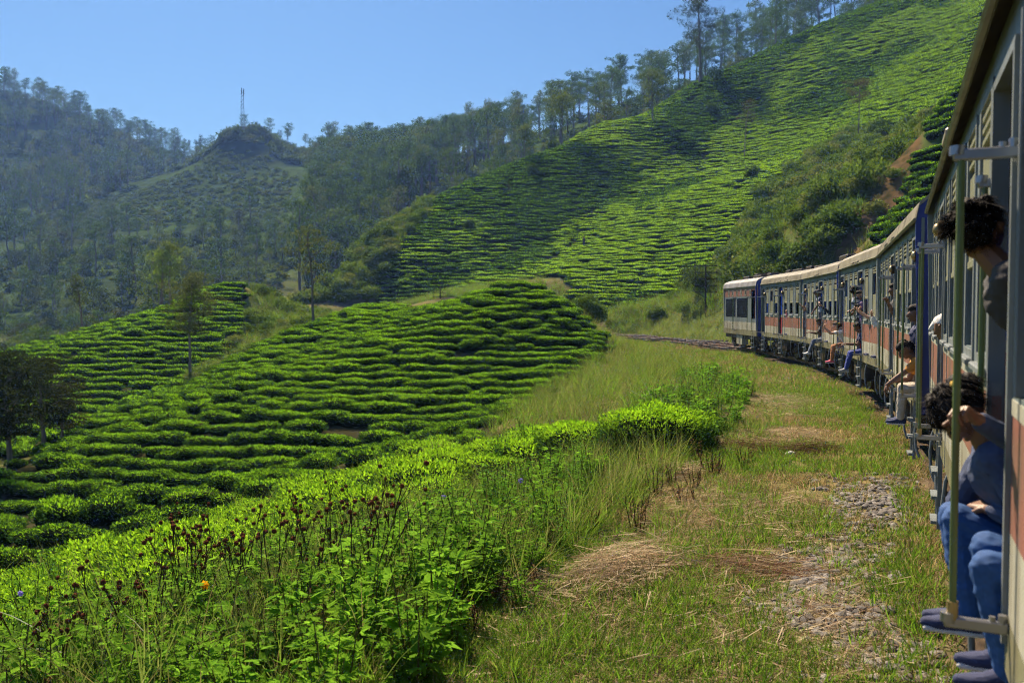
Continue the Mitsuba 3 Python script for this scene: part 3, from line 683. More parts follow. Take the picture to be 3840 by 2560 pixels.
def bogie_frame():
    b = [box(-1.25, 1.25, -.10, .02, .42, .60, .03), box(-1.05, -.65, -.08, .05, .30, .56, .03), box(.65, 1.05, -.08, .05, .30, .56, .03), box(-.28, .28, -.14, .04, .25, .50, .03),
         box(-.04, .04, .02, .10, .34, .78, .01), box(-.6, .6, -.2, -.05, .58, .66, .02)]
    return cat_meshes(b)
BOGIE = mikit.ply(bogie_frame(), 'dark_iron')
LADDER = mikit.ply(cat_meshes([box(-.2, -.165, 0, .04, .18, .98), box(.165, .2, 0, .04, .18, .98)] + [box(-.165, .165, .0, .09, z, z + .03) for z in (.22, .46, .70)]), 'paint_frame')
PIPE = mikit.ply(tube([(0, 0, .95), (.02, .05, .80), (.03, .07, .60), (0, .06, .38), (-.05, .02, .25)], .018, 6), 'paint_frame', True)
LAMP_RIM, LAMP_DOME = mikit.ply(ROUND(.085, 0, .05), 'dark_iron', 40), mikit.ply((lambda m: (np.array(m.vertices) * [.062, .045, .062] + [0, .05, 0], np.array(m.faces)))(trimesh.creation.icosphere(subdivisions=2)), 'brass', True)

def rail_mesh(z0, z1, off=.19, r=.0138):
    return tube([(0, off, z0), (0, off, (z0 + z1) / 2), (0, off, z1)], r, 10)
def bracket_mesh(off=.19):
    return cat_meshes([box(-.016, .016, 0, off + .03, -.022, .022, .006), tube([(0, off + .015, .0), (0, off + .015, .035)], .028, 10), tube([(0, .02, -.0), (0, .02, .05)], .016, 8), tube([(0, .055, -.0), (0, .055, .04)], .012, 8)])
BRACKET = mikit.ply(bracket_mesh(), 'steel', 40)
RAIL = mikit.ply(rail_mesh(1.10, 2.90), 'paint_rail', 40)
COLLAR = mikit.ply(cat_meshes([tube([(0, .19, 1.10), (0, .19, 1.17)], .021, 10)]), 'brass', 40)

def body_matrix(rear, front):
    rear, front = np.array(rear, float), np.array(front, float); d = front - rear; d = d / np.hypot(*d)
    out = np.array([d[1], -d[0]]) * .11; rear, front = rear + out, front + out        # the measured line is the eave, .11 outside the wall
    d = front - rear; L = float(np.hypot(*d)); th = math.atan2(d[1], d[0])
    m = T().translate([rear[0], rear[1], 0]).rotate([0, 0, 1], math.degrees(th))
    return m, L, th
def at(m, x, y=0, z=0, rz=0):
    r = m @ T().translate([x, y, z])
    return r @ T().rotate([0, 0, 1], rz) if rz else r

def coach(rear, front, doors, label, blue_rear, seed, wide=.85, gangway=True, shut=()):
    key = fresh('train_coach'); M, L, th = body_matrix(rear, front); r = np.random.default_rng(seed)
    from shapely import box as sbox
    tag(key, label, 'train coach', 'coaches of the train')
    holes, bays = [], []
    edges = [0.12] + [e for c in doors for e in (c - .40, c + .40)] + [L - .12]
    for a, b in zip(edges[::2], edges[1::2]):
        n = int((b - a) / wide)
        if b - a < .65: continue
        n = max(n, 1)
        for i in range(n): bays.append(a + (b - a) * (i + .5) / n - .30)
    own = (cdoor(1.0), cdoor(3.08)) if seed == 1 else None      # the open window that the viewer leans out of
    if own: bays = [x for x in bays if x + .62 < own[0] or x > own[1]]; holes.append(sbox(own[0], 1.98, own[1], 3.36))
    for x in bays: holes.append(sbox(x + .04, 2.02 + .05, x + .56, 2.02 + 1.31))
    for c in doors: holes.append(sbox(c - .36, BOT + .12, c + .36, 3.28))
    part(key, 'wall', wall_panel(0, L, 1.96, EAVE, holes), 'paint_upper', M)
    for nm, z0, z1, b, y in (('cream_line', 1.90, 1.96, 'paint_cream', .004), ('red_band', 1.45, 1.90, 'paint_red', 0.0), ('cream_band', 1.12, 1.45, 'paint_cream', .0), ('skirt', BOT, 1.12, 'paint_khaki', -.0)):
        cuts = [0.0] + [e for c in doors for e in (c - .36, c + .36)] + [L]
        if nm == 'skirt': cuts = [0.0, L]
        for a, c in zip(cuts[::2], cuts[1::2]):
            if c - a > .03: part(key, nm, box(a, c, -.04, y, z0, z1), b, M)
    if own:
        for xx in own: part(key, 'window_post', box(xx - .02, xx + .02, -.06, .02, 1.98, 3.36, .006), 'paint_frame', M)
    part(key, 'roof', roof_mesh(L), 'paint_roof', M, 35)
    for sx in np.arange(1.3, L - .3, 1.45):
        if min(abs(sx - c) for c in doors) > .5: part(key, 'seam', box(sx - .012, sx + .012, 0, .007, .92, 1.955), 'paint_cream' if seed % 2 else 'paint_khaki', M)
    part(key, 'gutter', cat_meshes([tube([(0, .085, EAVE - .02), (L, .085, EAVE - .02)], .022, 6)]), 'paint_khaki', M)
    part(key, 'end_wall', end_wall(0.02), 'paint_blue' if blue_rear else 'paint_upper', M)
    part(key, 'end_wall', end_wall(L - .08), 'paint_upper', M)
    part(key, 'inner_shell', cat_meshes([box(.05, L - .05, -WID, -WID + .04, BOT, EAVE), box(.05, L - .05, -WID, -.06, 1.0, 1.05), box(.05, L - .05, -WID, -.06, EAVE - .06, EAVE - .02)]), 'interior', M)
    if blue_rear and gangway: part(key, 'gangway', box(-.42, .02, -WID / 2 - .55, -WID / 2 + .55, 1.0, 3.2, .05), 'rubber', M)
    for i, x in enumerate(bays):
        w = part(key, 'window', WIN[0], None, at(M, x, 0, 2.02))
        if seed == 1 and x < cdoor(2.62): continue          # the viewer's own window and the next one stand open
        closed = r.random() < .12
        scene[w + '__shutter'] = {**WIN[1], 'to_world': at(M, x, 0, 2.02 - (.46 if closed else 0))}
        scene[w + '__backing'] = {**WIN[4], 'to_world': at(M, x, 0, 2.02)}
        scene[w + '__sill'] = {**WIN[3], 'to_world': at(M, x, 0, 2.02)}
        for q in range(3): scene[w + '__slat' + (f'_{q:03d}' if q else '')] = {**WIN[2], 'to_world': at(M, x, 0, 2.02 + 1.125 + q * .063)}
    for c in doors:
        DM = at(M, c - .34, -.10, 0) if round(c, 1) in shut else at(M, c + .345, -.06, 0, -112)     # closed, or swung inwards on the far jamb
        d = part(key, 'door', box(0, .68, -.015, .015, 1.99, 3.24, .005), 'paint_doorblue', DM)
        scene[d + '__lower_panel'] = {**mikit.ply(box(0, .68, -.016, .016, 1.06, 1.88), 'paint_doorred'), 'to_world': DM}
        scene[d + '__stripe'] = {**mikit.ply(box(0, .68, -.017, .017, 1.88, 1.99), 'paint_cream'), 'to_world': DM}
        part(key, 'door_frame', cat_meshes([box(c - .40, c - .36, -.05, .02, BOT + .12, 3.30), box(c + .36, c + .40, -.05, .02, BOT + .12, 3.30), box(c - .40, c + .40, -.05, .018, 3.28, 3.32)]), 'paint_frame', M)
        for s in (-1, 1):
            yo = -.15 if seed == 1 and c < 13 and s > 0 else 0
            rl = part(key, 'handrail', RAIL, None, at(M, c + s * .43, yo))
            scene[rl + '__bracket'] = {**BRACKET, 'to_world': at(M, c + s * .43, yo, 2.88)}
            scene[rl + '__bracket_001'] = {**BRACKET, 'to_world': at(M, c + s * .43, yo, 1.09)}
            scene[rl + '__collar'] = {**COLLAR, 'to_world': at(M, c + s * .43, yo)}
        part(key, 'ladder', LADDER, None, at(M, c, -.02))
        if seed == 1 and c < 13: continue
        lm = part(key, 'marker_lamp', LAMP_RIM, None, at(M, c - .50, .02, 3.02)); scene[lm + '__dome'] = {**LAMP_DOME, 'to_world': at(M, c - .50, .02, 3.02)}
    part(key, 'underframe', cat_meshes([box(.1, L - .1, -WID + .1, -.08, .78, 1.0), box(L * .38, L * .56, -.75, -.12, .36, .80, .03), box(L * .60, L * .66, -.6, -.1, .45, .80, .03)]), 'dark_iron', M)
    for bx in ((1.7, L - 1.7) if L > 6.5 else (L / 2,)):
        bg = part(key, 'bogie', BOGIE, None, at(M, bx, -.42))
        for s in (-.85, .85): scene[bg + '__wheel' + ('' if s < 0 else '_001')] = {**WHEEL, 'to_world': at(M, bx + s, -.52, .43)}
        for q, s in enumerate((-.3, .14)): scene[bg + '__spring' + (f'_{q:03d}' if q else '')] = {**SPRING, 'to_world': at(M, bx + s, -.36, .5)}
        for s in (-.85, .85): part(key, 'axle', box(s - .05, s + .05, -1.7, 0, .38, .48), 'dark_iron', at(M, bx, -.6))
    for px in np.arange(.35, L, 1.55): part(key, 'hose', PIPE, None, at(M, px + r.uniform(-.3, .3), -.06))
    for px in r.uniform(.5, L - .5, 2): part(key, 'roof_gutter_hood', box(px, px + .5, .05, .11, EAVE - .005, EAVE + .06, .015), 'paint_roof', M)
    return key, M, L

B2R, B2F, B1R, B1F, A2R, A2F, A1R, A1F = (5.42, 11.6), (8.49, 20.0), (8.51, 20.06), (10.22, 26.9), (10.6, 28.0), (12.06, 35.9), (12.07, 35.97), (12.55, 43.3)
CF = (.325 + .45 * 10.75, 10.75); CR = (.325 - .45 * 7, -7.0)
cdoor = lambda y: (y + 7) * math.hypot(1, .45)
CC = coach(CR, CF, [cdoor(3.62), cdoor(8.35)], 'nearest coach at the right border with passengers sitting in its open door', False, 1)
CB2 = coach(B2R, B2F, [.62, 4.9], 'coach ahead of the nearest one, a man in pale trousers in its end door', True, 2)
CB1 = coach(B1R, B1F, [2.9, 6.55], 'coach with a man in shorts standing in its open middle door', False, 3)
CA2 = coach(A2R, A2F, [3.4, 7.1], 'coach in the middle of the train where a passenger in jeans and white shoes sits', True, 4)
CA1 = coach(A1R, A1F, [3.5, 7.0], 'foremost coach, right behind the locomotive', False, 5, shut=(3.5,))

def locomotive(rear, front):
    key = fresh('locomotive'); M, L, th = body_matrix(rear, front)
    tag(key, 'diesel locomotive with dark grilles and small portholes at the head of the train', 'locomotive')
    from shapely import box as sbox
    ph = [.95 + .93 * i + .35 for i in range(6)]
    part(key, 'cream_band', box(0, L, -.04, 0, 1.14, 1.55), 'paint_cream', M)
    part(key, 'skirt', box(0, L, -.04, .012, .84, 1.14), 'paint_khaki', M)
    part(key, 'blue_band', box(0, L, -.04, .0, 1.55, 1.74), 'paint_upper', M)
    part(key, 'wall', wall_panel(0, L, 1.74, 2.96, [sbox(1.75, 1.80, L - .45, 2.86), sbox(.35, 1.74, 1.1, 2.96)]), 'paint_upper', M)
    part(key, 'red_band', wall_panel(0, L, 2.96, 3.37, [sbox(x - .13, 3.02, x + .13, 3.31).buffer(-.03).buffer(.03) for x in ph] + [sbox(.35, 2.96, 1.1, 3.25)]), 'paint_red', M)
    part(key, 'cornice', box(0, L, -.04, .01, 3.37, EAVE), 'paint_khaki', M)
    mid = (1.75 + L - .45) / 2
    for a, b in ((1.76, mid - .12), (mid + .12, L - .46)):
        g = part(key, 'grille', box(a, b, -.05, -.03, 1.81, 2.85), 'paint_panel', M)
        for q, z in enumerate(np.arange(1.86, 2.82, .08)): scene[g + '__slat' + (f'_{q:03d}' if q else '')] = {**mikit.ply(box(a + .02, b - .02, -.03, -.006, z, z + .045), 'paint_panel'), 'to_world': M}
    part(key, 'pillar', box(mid - .12, mid + .12, -.04, .004, 1.80, 2.86), 'paint_frame', M)
    for s in (-.08, .08):
        rl = part(key, 'handrail', RAIL, None, at(M, mid + s)); scene[rl + '__bracket'] = {**BRACKET, 'to_world': at(M, mid + s, 0, 2.88)}; scene[rl + '__bracket_001'] = {**BRACKET, 'to_world': at(M, mid + s, 0, 1.09)}
    for x in ph:
        o = sbox(x - .13, 3.02, x + .13, 3.31).buffer(.02).difference(sbox(x - .1, 3.05, x + .1, 3.28))
        m = trimesh.creation.extrude_polygon(o, .03, engine='earcut'); v = np.array(m.vertices)
        p_ = part(key, 'porthole', (np.stack([v[:, 0], .015 - v[:, 2], v[:, 1]], 1), np.array(m.faces)), 'paint_cream', M)
        scene[p_ + '__pane'] = {**mikit.ply(box(x - .1, x + .1, -.03, -.02, 3.05, 3.28), 'paint_khaki'), 'to_world': M}
    part(key, 'cab_door', box(.37, 1.08, -.22, -.18, 1.2, 3.2), 'paint_doorred', M)
    for x in (.30, 1.15):
        rl = part(key, 'handrail', RAIL, None, at(M, x)); scene[rl + '__bracket'] = {**BRACKET, 'to_world': at(M, x, 0, 2.88)}
    part(key, 'roof', roof_mesh(L, .50), 'paint_roofgrey', M, 35)
    part(key, 'end_wall', end_wall(.02), 'paint_blue', M); part(key, 'end_wall', end_wall(L - .08), 'paint_cream', M)
    part(key, 'gangway', box(-.5, .02, -WID / 2 - .5, -WID / 2 + .5, 1.0, 3.2, .05), 'rubber', M)
    part(key, 'inner_shell', cat_meshes([box(.05, L - .05, -WID, -WID + .04, BOT, EAVE), box(.05, L - .05, -WID, -.3, EAVE - .06, EAVE - .02), box(.05, L - .05, -1.0, -.9, BOT, EAVE)]), 'interior', M)
    rr = np.random.default_rng(3)
    for x, l, h, y in ((.4, .7, .16, -1.3), (1.5, 1.5, .10, -1.1), (3.3, .5, .24, -1.4), (4.3, 1.2, .13, -1.2), (6.0, .4, .10, -1.5)):
        part(key, 'roof_vent', box(x, x + l, y - .5, y + .5, 3.94, 4.0 + h, .04), 'dark_iron', M)
    part(key, 'exhaust_stack', tube([(2.9, -1.4, 3.9), (2.9, -1.4, 4.3)], .14, 12), 'dark_iron', M)
    part(key, 'underframe', box(.1, L - .1, -WID + .1, -.1, .62, .9), 'dark_iron', M)
    for q, x in enumerate((3.1, 3.75)): part(key, 'battery_box', box(x, x + .6, -.4, -.06, .28, .80, .02), 'paint_cream', M)
    for bx in (1.5, L - 1.5):
        bg = part(key, 'bogie', BOGIE, None, at(M, bx, -.42))
        for s in (-.85, .85): scene[bg + '__wheel' + ('' if s < 0 else '_001')] = {**WHEEL, 'to_world': at(M, bx + s, -.52, .43)}
    part(key, 'buffer', tube([(L - .02, -.5, 1.0), (L + .35, -.5, 1.0), (L + .36, -.5, 1.0)], [.09, .09, .2], 14), 'dark_iron', M)
    part(key, 'ladder', LADDER, None, at(M, .75, -.02)); part(key, 'hose', PIPE, None, at(M, 2.4, -.06)); part(key, 'hose', PIPE, None, at(M, 5.1, -.06))
    return key
LOCO = locomotive((12.62, 44.4), (12.68, 51.5))
for q, (x, l, h) in enumerate(((.6, 1.2, .12), (2.2, .9, .16), (3.8, 1.6, .12), (5.9, .8, .14))):
    part(CA1[0], 'roof_hatch', box(x, x + l, -1.7, -1.0, 3.98, 4.04 + h, .03), 'dark_iron', CA1[1])
for q, (x, l, h) in enumerate(((3.6, .5, .13), (4.6, 1.5, .34), (6.4, .5, .12))):
    part(CA2[0], 'roof_hatch', box(x, x + l, -1.8, -1.1, 3.98, 4.02 + h, .05), 'dark_iron', CA2[1])

# ------------------------------------------------------------------ track
def centre_line():
    pts = []
    for y in np.arange(-12, 46, 1.0):
        w = float(W(y)); hd = float(W(y + .1) - W(y - .1)) / .2; n = np.array([1, -hd]) / math.hypot(1, hd)
        pts.append((w + n[0] * 1.42, y + n[1] * 1.42))
    x, y, a = pts[-1][0], pts[-1][1], math.atan2(pts[-1][0] - pts[-2][0], pts[-1][1] - pts[-2][1])
    s = 0
    while s < 110:
        a -= 1 / (88 if s < 48 else 400)
        x += math.sin(a); y += math.cos(a); s += 1; pts.append((x, y))
    return np.array(pts)
TRK = centre_line()
tt = unit(np.gradient(TRK, axis=0)); tn = np.stack([tt[:, 1], -tt[:, 0]], 1)          # tn points to the right
tz = np.maximum(0, TRK[:, 1] - 75) * .02
def sweep(off, prof):
    """A profile (across, up) swept along the track at the sideways distance off."""
    prof = np.array(prof); n = len(prof)
    v = np.concatenate([np.concatenate([TRK[:, None] + tn[:, None] * (off + prof[None, :, :1]), (tz[:, None] + prof[None, :, 1])[..., None]], 2)]).reshape(-1, 3)
    i = np.arange(len(TRK) - 1)[:, None] * n + np.arange(n)[None]; j = np.arange(len(TRK) - 1)[:, None] * n + (np.arange(n)[None] + 1) % n
    return v, np.concatenate([np.stack([i, j, j + n], -1).reshape(-1, 3), np.stack([i, j + n, i + n], -1).reshape(-1, 3)])
RP = [(-.07, -.15), (-.07, -.135), (-.012, -.12), (-.012, -.04), (-.036, -.03), (-.036, -.004), (-.028, 0), (.028, 0), (.036, -.004), (.036, -.03), (.012, -.04), (.012, -.12), (.07, -.135), (.07, -.15)]
for q, o in enumerate((-.62, .62)):
    put(f'track__rail{"" if q == 0 else "_001"}', sweep(o, RP), 'rust')
SLEEPER = mikit.ply(box(-1.08, 1.2, -.11, .11, -.26, -.14, .02), 'dark_iron')
ns = 0
for i in range(58, 92):
    for f in (0, .5):
        p = TRK[i] * (1 - f) + TRK[i + 1] * f
        scene['track__sleeper' + (f'_{ns:03d}' if ns else '')] = {**SLEEPER, 'to_world': M4((p[0], p[1], tz[i]), -math.atan2(tt[i, 0], tt[i, 1]))}; ns += 1
scene['bed_stone'] = {'type': 'diffuse', 'reflectance': mikit.proc(lambda p, n, uv: mikit.mix((.035, .028, .022), (.11, .082, .058), mikit.noise(p.x * 9, p.y * 9, p.z * 9)))}
put('track_bed', sweep(0, [(-1.42, -.75), (-1.12, -.235), (1.3, -.235), (1.8, -.75)]), 'bed_stone')
tag('track_bed', kind='structure')
tag('track', 'curved railway track of two rusty rails on dark sleepers leading out from under the locomotive', 'railway track')

# ------------------------------------------------------------------ telegraph poles
def pole(u, v, top, Y, arms, aw, label, stay=False, lean=0.0):
    b = P(u, v, Y); h = (v - top) / F_PX * Y; key = fresh('telegraph_pole'); tw = M4((b[0], b[1], float(H(b[0], b[1])) - .1), .15, 1, (lean, 0))
    h += float(b[2] - H(b[0], b[1])) + .1
    part(key, 'post', tube([(0, 0, 0), (0, 0, h * .5), (0, 0, h)], [.09, .075, .06], 8), 'dark_iron', tw)
    for k in range(arms):
        z = h - .18 - k * aw * .28
        part(key, 'cross_arm', box(-aw / 2, aw / 2, -.11, -.06, z - .035, z + .035), 'dark_iron', tw)
        for s in np.linspace(-aw / 2 + .1, aw / 2 - .1, 4): part(key, 'insulator', tube([(s, -.085, z + .03), (s, -.085, z + .10), (s, -.085, z + .13)], [.018, .032, .012], 6), 'dark_iron', tw)
    for s in (-.47, .47): part(key, 'brace', tube([(s * aw, -.085, h - .18), (s * aw, -.085, h - .18 - (arms - 1) * aw * .28)], .015, 4), 'dark_iron', tw)
    if stay: part(key, 'stay', tube([(0, 0, h * .55), (1.1, -.2, .1)], .05, 5), 'dark_iron', tw)
    tag(key, label, 'telegraph pole', 'telegraph poles along the line')
pole(2645, 1212, 990, 73, 5, 2.0, 'tall telegraph pole with five cross arms on the slope just left of the locomotive')
pole(1651, 1135, 1060, 106, 4, 1.9, 'telegraph pole standing behind the left shoulder of the near tea mound')
pole(2155, 1095, 1052, 105, 1, 1.5, 'short telegraph pole with one cross arm at the foot of the bright tea slope')
pole(1243, 1160, 1062, 130, 4, 2.4, 'stayed telegraph pole below the scrubby flank, right one of the far pair', True)
pole(1187, 1165, 1075, 138, 4, 2.4, 'far telegraph pole behind the thin crooked tree, left one of the far pair')

# ------------------------------------------------------------------ people
scene['skin_dark'] = {'type': 'principled', 'base_color': col(.14, .070, .042), 'roughness': .5}
scene['skin_mid'] = {'type': 'principled', 'base_color': col(.30, .165, .105), 'roughness': .5}
scene['skin_light'] = {'type': 'principled', 'base_color': col(.46, .27, .19), 'roughness': .5}
scene['hair_black'] = {'type': 'principled', 'base_color': col(.012, .010, .010), 'roughness': .7, 'specular': .25}
scene['hair_brown'] = {'type': 'principled', 'base_color': col(.05, .028, .016), 'roughness': .7, 'specular': .25}
scene['eye'] = {'type': 'principled', 'base_color': col(.02, .015, .012), 'roughness': .2}
CLOTH = {}
def cloth(name, c, patt=None):
    """Woven cloth; patt: a second colour in irregular patches."""
    if name not in CLOTH:
        def fn(p, n, uv):
            b = mikit.mix(c, tuple(x * .75 for x in c), mikit.noise(p.x * 60, p.y * 60, p.z * 60))
            return b if patt is None else mikit.mix(b, patt, mikit.smoothstep(.52, .6, mikit.noise(p.x * 14, p.y * 14, p.z * 14)))
        scene['cloth_' + name] = {'type': 'principled', 'base_color': mikit.proc(fn), 'roughness': .85, 'sheen': .3}
        CLOTH[name] = 1
    return 'cloth_' + name

def sph(p, r, n=12): return m3.Manifold.sphere(r, n).translate([float(x) for x in p])
def chain(*pr):
    """Hulls between consecutive (point, radius) pairs."""
    s = [sph(p, r) for p, r in pr]
    return [m3.Manifold.batch_hull([a, b]) for a, b in zip(s[:-1], s[1:])]
def blend(parts, ref=.02, it=10):
    m = m3.Manifold.batch_boolean(parts, m3.OpType.Add).refine_to_length(ref)
    k = m.to_mesh(); t = trimesh.Trimesh(k.vert_properties[:, :3].astype(float), k.tri_verts, process=True)
    trimesh.smoothing.filter_taubin(t, iterations=it)
    return np.array(t.vertices), np.array(t.faces)
def creased(m, amp, f=1.0):
    v, fc = m; t = trimesh.Trimesh(v, fc, process=False); n = np.array(t.vertex_normals)
    k = meshkit.fbm(v * np.array([13, 13, 30.0]) * f, 2, 3) - .5 + .6 * (np.abs(meshkit.noise(v * 17 * f, 6) - .5) - .25)
    return v + n * (amp * k)[:, None], fc
def two_bone(a, b, l1, l2, hint):
    """The middle joint of a limb from a towards b (and where its end really gets to)."""
    a, b, hint = (np.asarray(x, float) for x in (a, b, hint))
    d = b - a; L = np.linalg.norm(d); L2 = min(L, (l1 + l2) * .995); u = d / max(L, 1e-6); b = a + u * L2
    k = (l1 * l1 - l2 * l2 + L2 * L2) / (2 * L2); h = math.sqrt(max(l1 * l1 - k * k, 0))
    w = hint - u * (hint @ u); w /= max(np.linalg.norm(w), 1e-6)
    return a + u * k + w * h, b

def hand_parts(wrist, d, up, curl, side):
    """Palm, four fingers of different lengths and a thumb; d: pointing direction, up: back of the hand."""
    d = unit(np.asarray(d, float)); up = np.asarray(up, float); up = unit(up - d * (up @ d)); s = np.cross(d, up) * side
    w = np.asarray(wrist, float); out = []
    k0 = [w + d * .085 + s * o for o in (-.03, -.01, .011, .031)]
    out.append(m3.Manifold.batch_hull([sph(w, .021, 8), sph(w + d * .02 + s * .018, .016, 8)] + [sph(k, .0125, 8) for k in k0]))
    for k, l in zip(k0, (.062, .078, .084, .072)):
        a1, a2 = curl * .9, curl * 1.9
        p1 = k + (d * math.cos(a1) - up * math.sin(a1)) * l * .52
        p2 = p1 + (d * math.cos(a2) - up * math.sin(a2)) * l * .48
        out += chain((k, .0098), (p1, .0088), (p2, .0072))
    t0 = w + d * .025 + s * .026; t1 = t0 + d * .035 + s * .030 - up * .012 * (1 + curl); t2 = t1 + d * .030 + s * .004 - up * .016 * (1 + curl)
    out += chain((t0, .014), (t1, .011), (t2, .0085))
    return out

def person(name_label, M, pelvis, neck, head_dir, hands, feet, skin, shirt, trousers, shoes, hair='hair_black', sleeves='short', shorts=False, style='short', group=None, lod=.022, side_axis=(1, 0, 0), knee_hint=(0, 1, .6), elbow_hint=(0, -.2, -1), curl=.6, hand_dir=None, extra=None, hair_up=0.0, legs=True):
    """A person in the coach's own frame (x along the train, y out of the door, z up). hands, feet: targets, left first."""
    key = fresh('person'); tag(key, name_label, 'person', group)
    pe, ne, ax = np.asarray(pelvis, float), np.asarray(neck, float), unit(np.asarray(side_axis, float))
    hd = unit(np.asarray(head_dir, float))
    spine = unit(ne - pe); sh = [ne - spine * .06 - ax * s * .175 for s in (1, -1)]; hip = [pe - ax * s * .085 for s in (1, -1)]
    fwd = unit(np.cross(ax, spine)) ; fwd = fwd if fwd @ np.array([0, 1, 0]) > -.2 else -fwd
    mid = (pe * .5 + ne * .5) - fwd * .015
    torso = lambda g: [m3.Manifold.batch_hull([sph(hip[0], .10 + g), sph(hip[1], .10 + g), sph(mid - ax * .075, .10 + g), sph(mid + ax * .075, .10 + g)]),
                       m3.Manifold.batch_hull([sph(mid - ax * .07, .105 + g), sph(mid + ax * .07, .105 + g), sph(sh[0], .062 + g), sph(sh[1], .062 + g), sph(ne - spine * .14 + fwd * .03, .10 + g)])]
    hc = ne + spine * .05 + unit(spine + hd * .35) * .115
    up = unit(np.array([0, 0, 1.0]) - hd * hd[2] + spine * .2); up = unit(up - hd * (up @ hd)); rt = np.cross(hd, up)
    body = torso(0) + chain((ne - spine * .03, .058), (hc - up * .05, .050))
    body += [m3.Manifold.batch_hull([sph(hc + up * .035 - hd * .015, .092, 16), sph(hc - hd * .03, .085, 16), sph(hc + hd * .035 - up * .01, .070, 16)]),
             m3.Manifold.batch_hull([sph(hc + hd * .04, .062), sph(hc + hd * .062 - up * .085, .030), sph(hc + hd * .01 - up * .065 + rt * .035, .030), sph(hc + hd * .01 - up * .065 - rt * .035, .030)]),
             m3.Manifold.batch_hull([sph(hc + hd * .100 + up * .015, .010, 8), sph(hc + hd * .118 - up * .026, .014, 8), sph(hc + hd * .09 - up * .03, .016, 8)])]
    for s in (1, -1): body.append(m3.Manifold.batch_hull([sph(hc + rt * s * .082 - up * .0 - hd * .01, .016, 8), sph(hc + rt * s * .092 + up * .02 - hd * .022, .014, 8)]))
    body += [m3.Manifold.batch_hull([sph(hc + hd * .092 - up * .060 + rt * .018, .009, 8), sph(hc + hd * .092 - up * .060 - rt * .018, .009, 8), sph(hc + hd * .098 - up * .060, .010, 8)])]
    arms, sleeve = [], []
    for i, t in enumerate(hands):
        if t is None: continue
        t = np.asarray(t, float)
        e, w = two_bone(sh[i], t, .29, .25, elbow_hint if not isinstance(elbow_hint, list) else elbow_hint[i])
        body += chain((sh[i], .055), (sh[i] * .5 + e * .5, .046), (e, .040), (e * .6 + w * .4, .040), (w, .026))
        dv = w - e if hand_dir is None else (np.asarray(hand_dir[i], float) if isinstance(hand_dir, list) else np.asarray(hand_dir, float))
        u0 = np.array([0, .3, 1.0]); body += hand_parts(w, dv, u0 if abs(unit(dv) @ unit(u0)) < .95 else np.array([0, 1.0, 0]), curl, 1 if i else -1)
        c = chain((sh[i], .068), (sh[i] * .45 + e * .55, .060)) if sleeves == 'short' else chain((sh[i], .068), (e, .054), (e * .15 + w * .85, .040))
        sleeve += c
    tr, kn = [], []
    for i, t in enumerate(feet if legs else ()):
        t = np.asarray(t, float); k, a = two_bone(hip[i], t, .43, .42, knee_hint if not isinstance(knee_hint, list) else knee_hint[i]); kn.append((k, a))
        body += chain((hip[i], .085), (k, .058), (k * .65 + a * .35, .055), (a, .038))
        tr += chain((hip[i], .105), (hip[i] * .5 + k * .5, .088), (k, .072)) + ([] if shorts else chain((k, .072), (k * .6 + a * .4, .066), (a, .054)))
    bm = blend(body, lod * .75, 6)
    put(f'{key}__body', bm, skin, True, to_world=M)
    tm = torso(.016)
    put(f'{key}__shirt', creased(blend([tm[1]] + [m3.Manifold.batch_hull([sph(mid - ax * .08, .112), sph(mid + ax * .08, .112), sph(pe + spine * .03 - ax * .09, .112), sph(pe + spine * .03 + ax * .09, .112)])] + sleeve, lod * .8, 8), .017), shirt, True, to_world=M)
    if legs: put(f'{key}__{"shorts" if shorts else "trousers"}', creased(blend([m3.Manifold.batch_hull([sph(hip[0], .112), sph(hip[1], .112)])] + tr, lod * .8, 8), .015), trousers, True, to_world=M)
    for i, (k, a) in enumerate(kn):
        f = np.array([0, 1.0, 0]) if abs(fwd[2]) > .9 else unit(fwd * [1, 1, 0]); toe = a + f * .17 - np.array([0, 0, .055]); r0 = np.cross(f, [0, 0, 1.0])
        sm = blend([m3.Manifold.batch_hull([sph(a - [0, 0, .02], .045), sph(a - f * .045 - [0, 0, .055], .035), sph(a + f * .06 - [0, 0, .045], .042)]), m3.Manifold.batch_hull([sph(a + f * .05 - [0, 0, .05], .040), sph(toe - [0, 0, .006], .026), sph(toe - f * .05 + r0 * .016, .028), sph(toe - f * .05 - r0 * .016, .028)])], lod * .8, 6)
        kk = f'{key}__shoe' + ('_001' if i else ''); put(kk, sm, shoes, True, to_world=M)
        r = np.cross(f, [0, 0, 1.0])
        put(kk + '__sole', blend([m3.Manifold.batch_hull([sph(a - f * .05 - [0, 0, .084] - r * .018, .014), sph(a - f * .05 - [0, 0, .084] + r * .018, .014), sph(toe - [0, 0, .027] + r * .02, .014), sph(toe - [0, 0, .027] - r * .02, .014)])], lod, 2), cloth('sole', (.55, .55, .55)), True, to_world=M)
    for s in (1, -1):
        put(f'{key}__eye' + ('_001' if s < 0 else ''), (lambda q: (np.array(q.vertices) + hc + hd * .088 + up * .012 + rt * s * .032, np.array(q.faces)))(trimesh.creation.icosphere(subdivisions=1, radius=.012)), 'eye', True, to_world=M)
    # hair: a cap of tousled lobes over the back and top of the skull
    rng = np.random.default_rng(len(name_label) * 7 + 1)
    hp = [m3.Manifold.batch_hull([sph(hc + up * .05 - hd * .02, .092, 16), sph(hc - hd * .055 + up * .005, .082, 16), sph(hc + hd * .035 + up * .075, .060, 16)])]
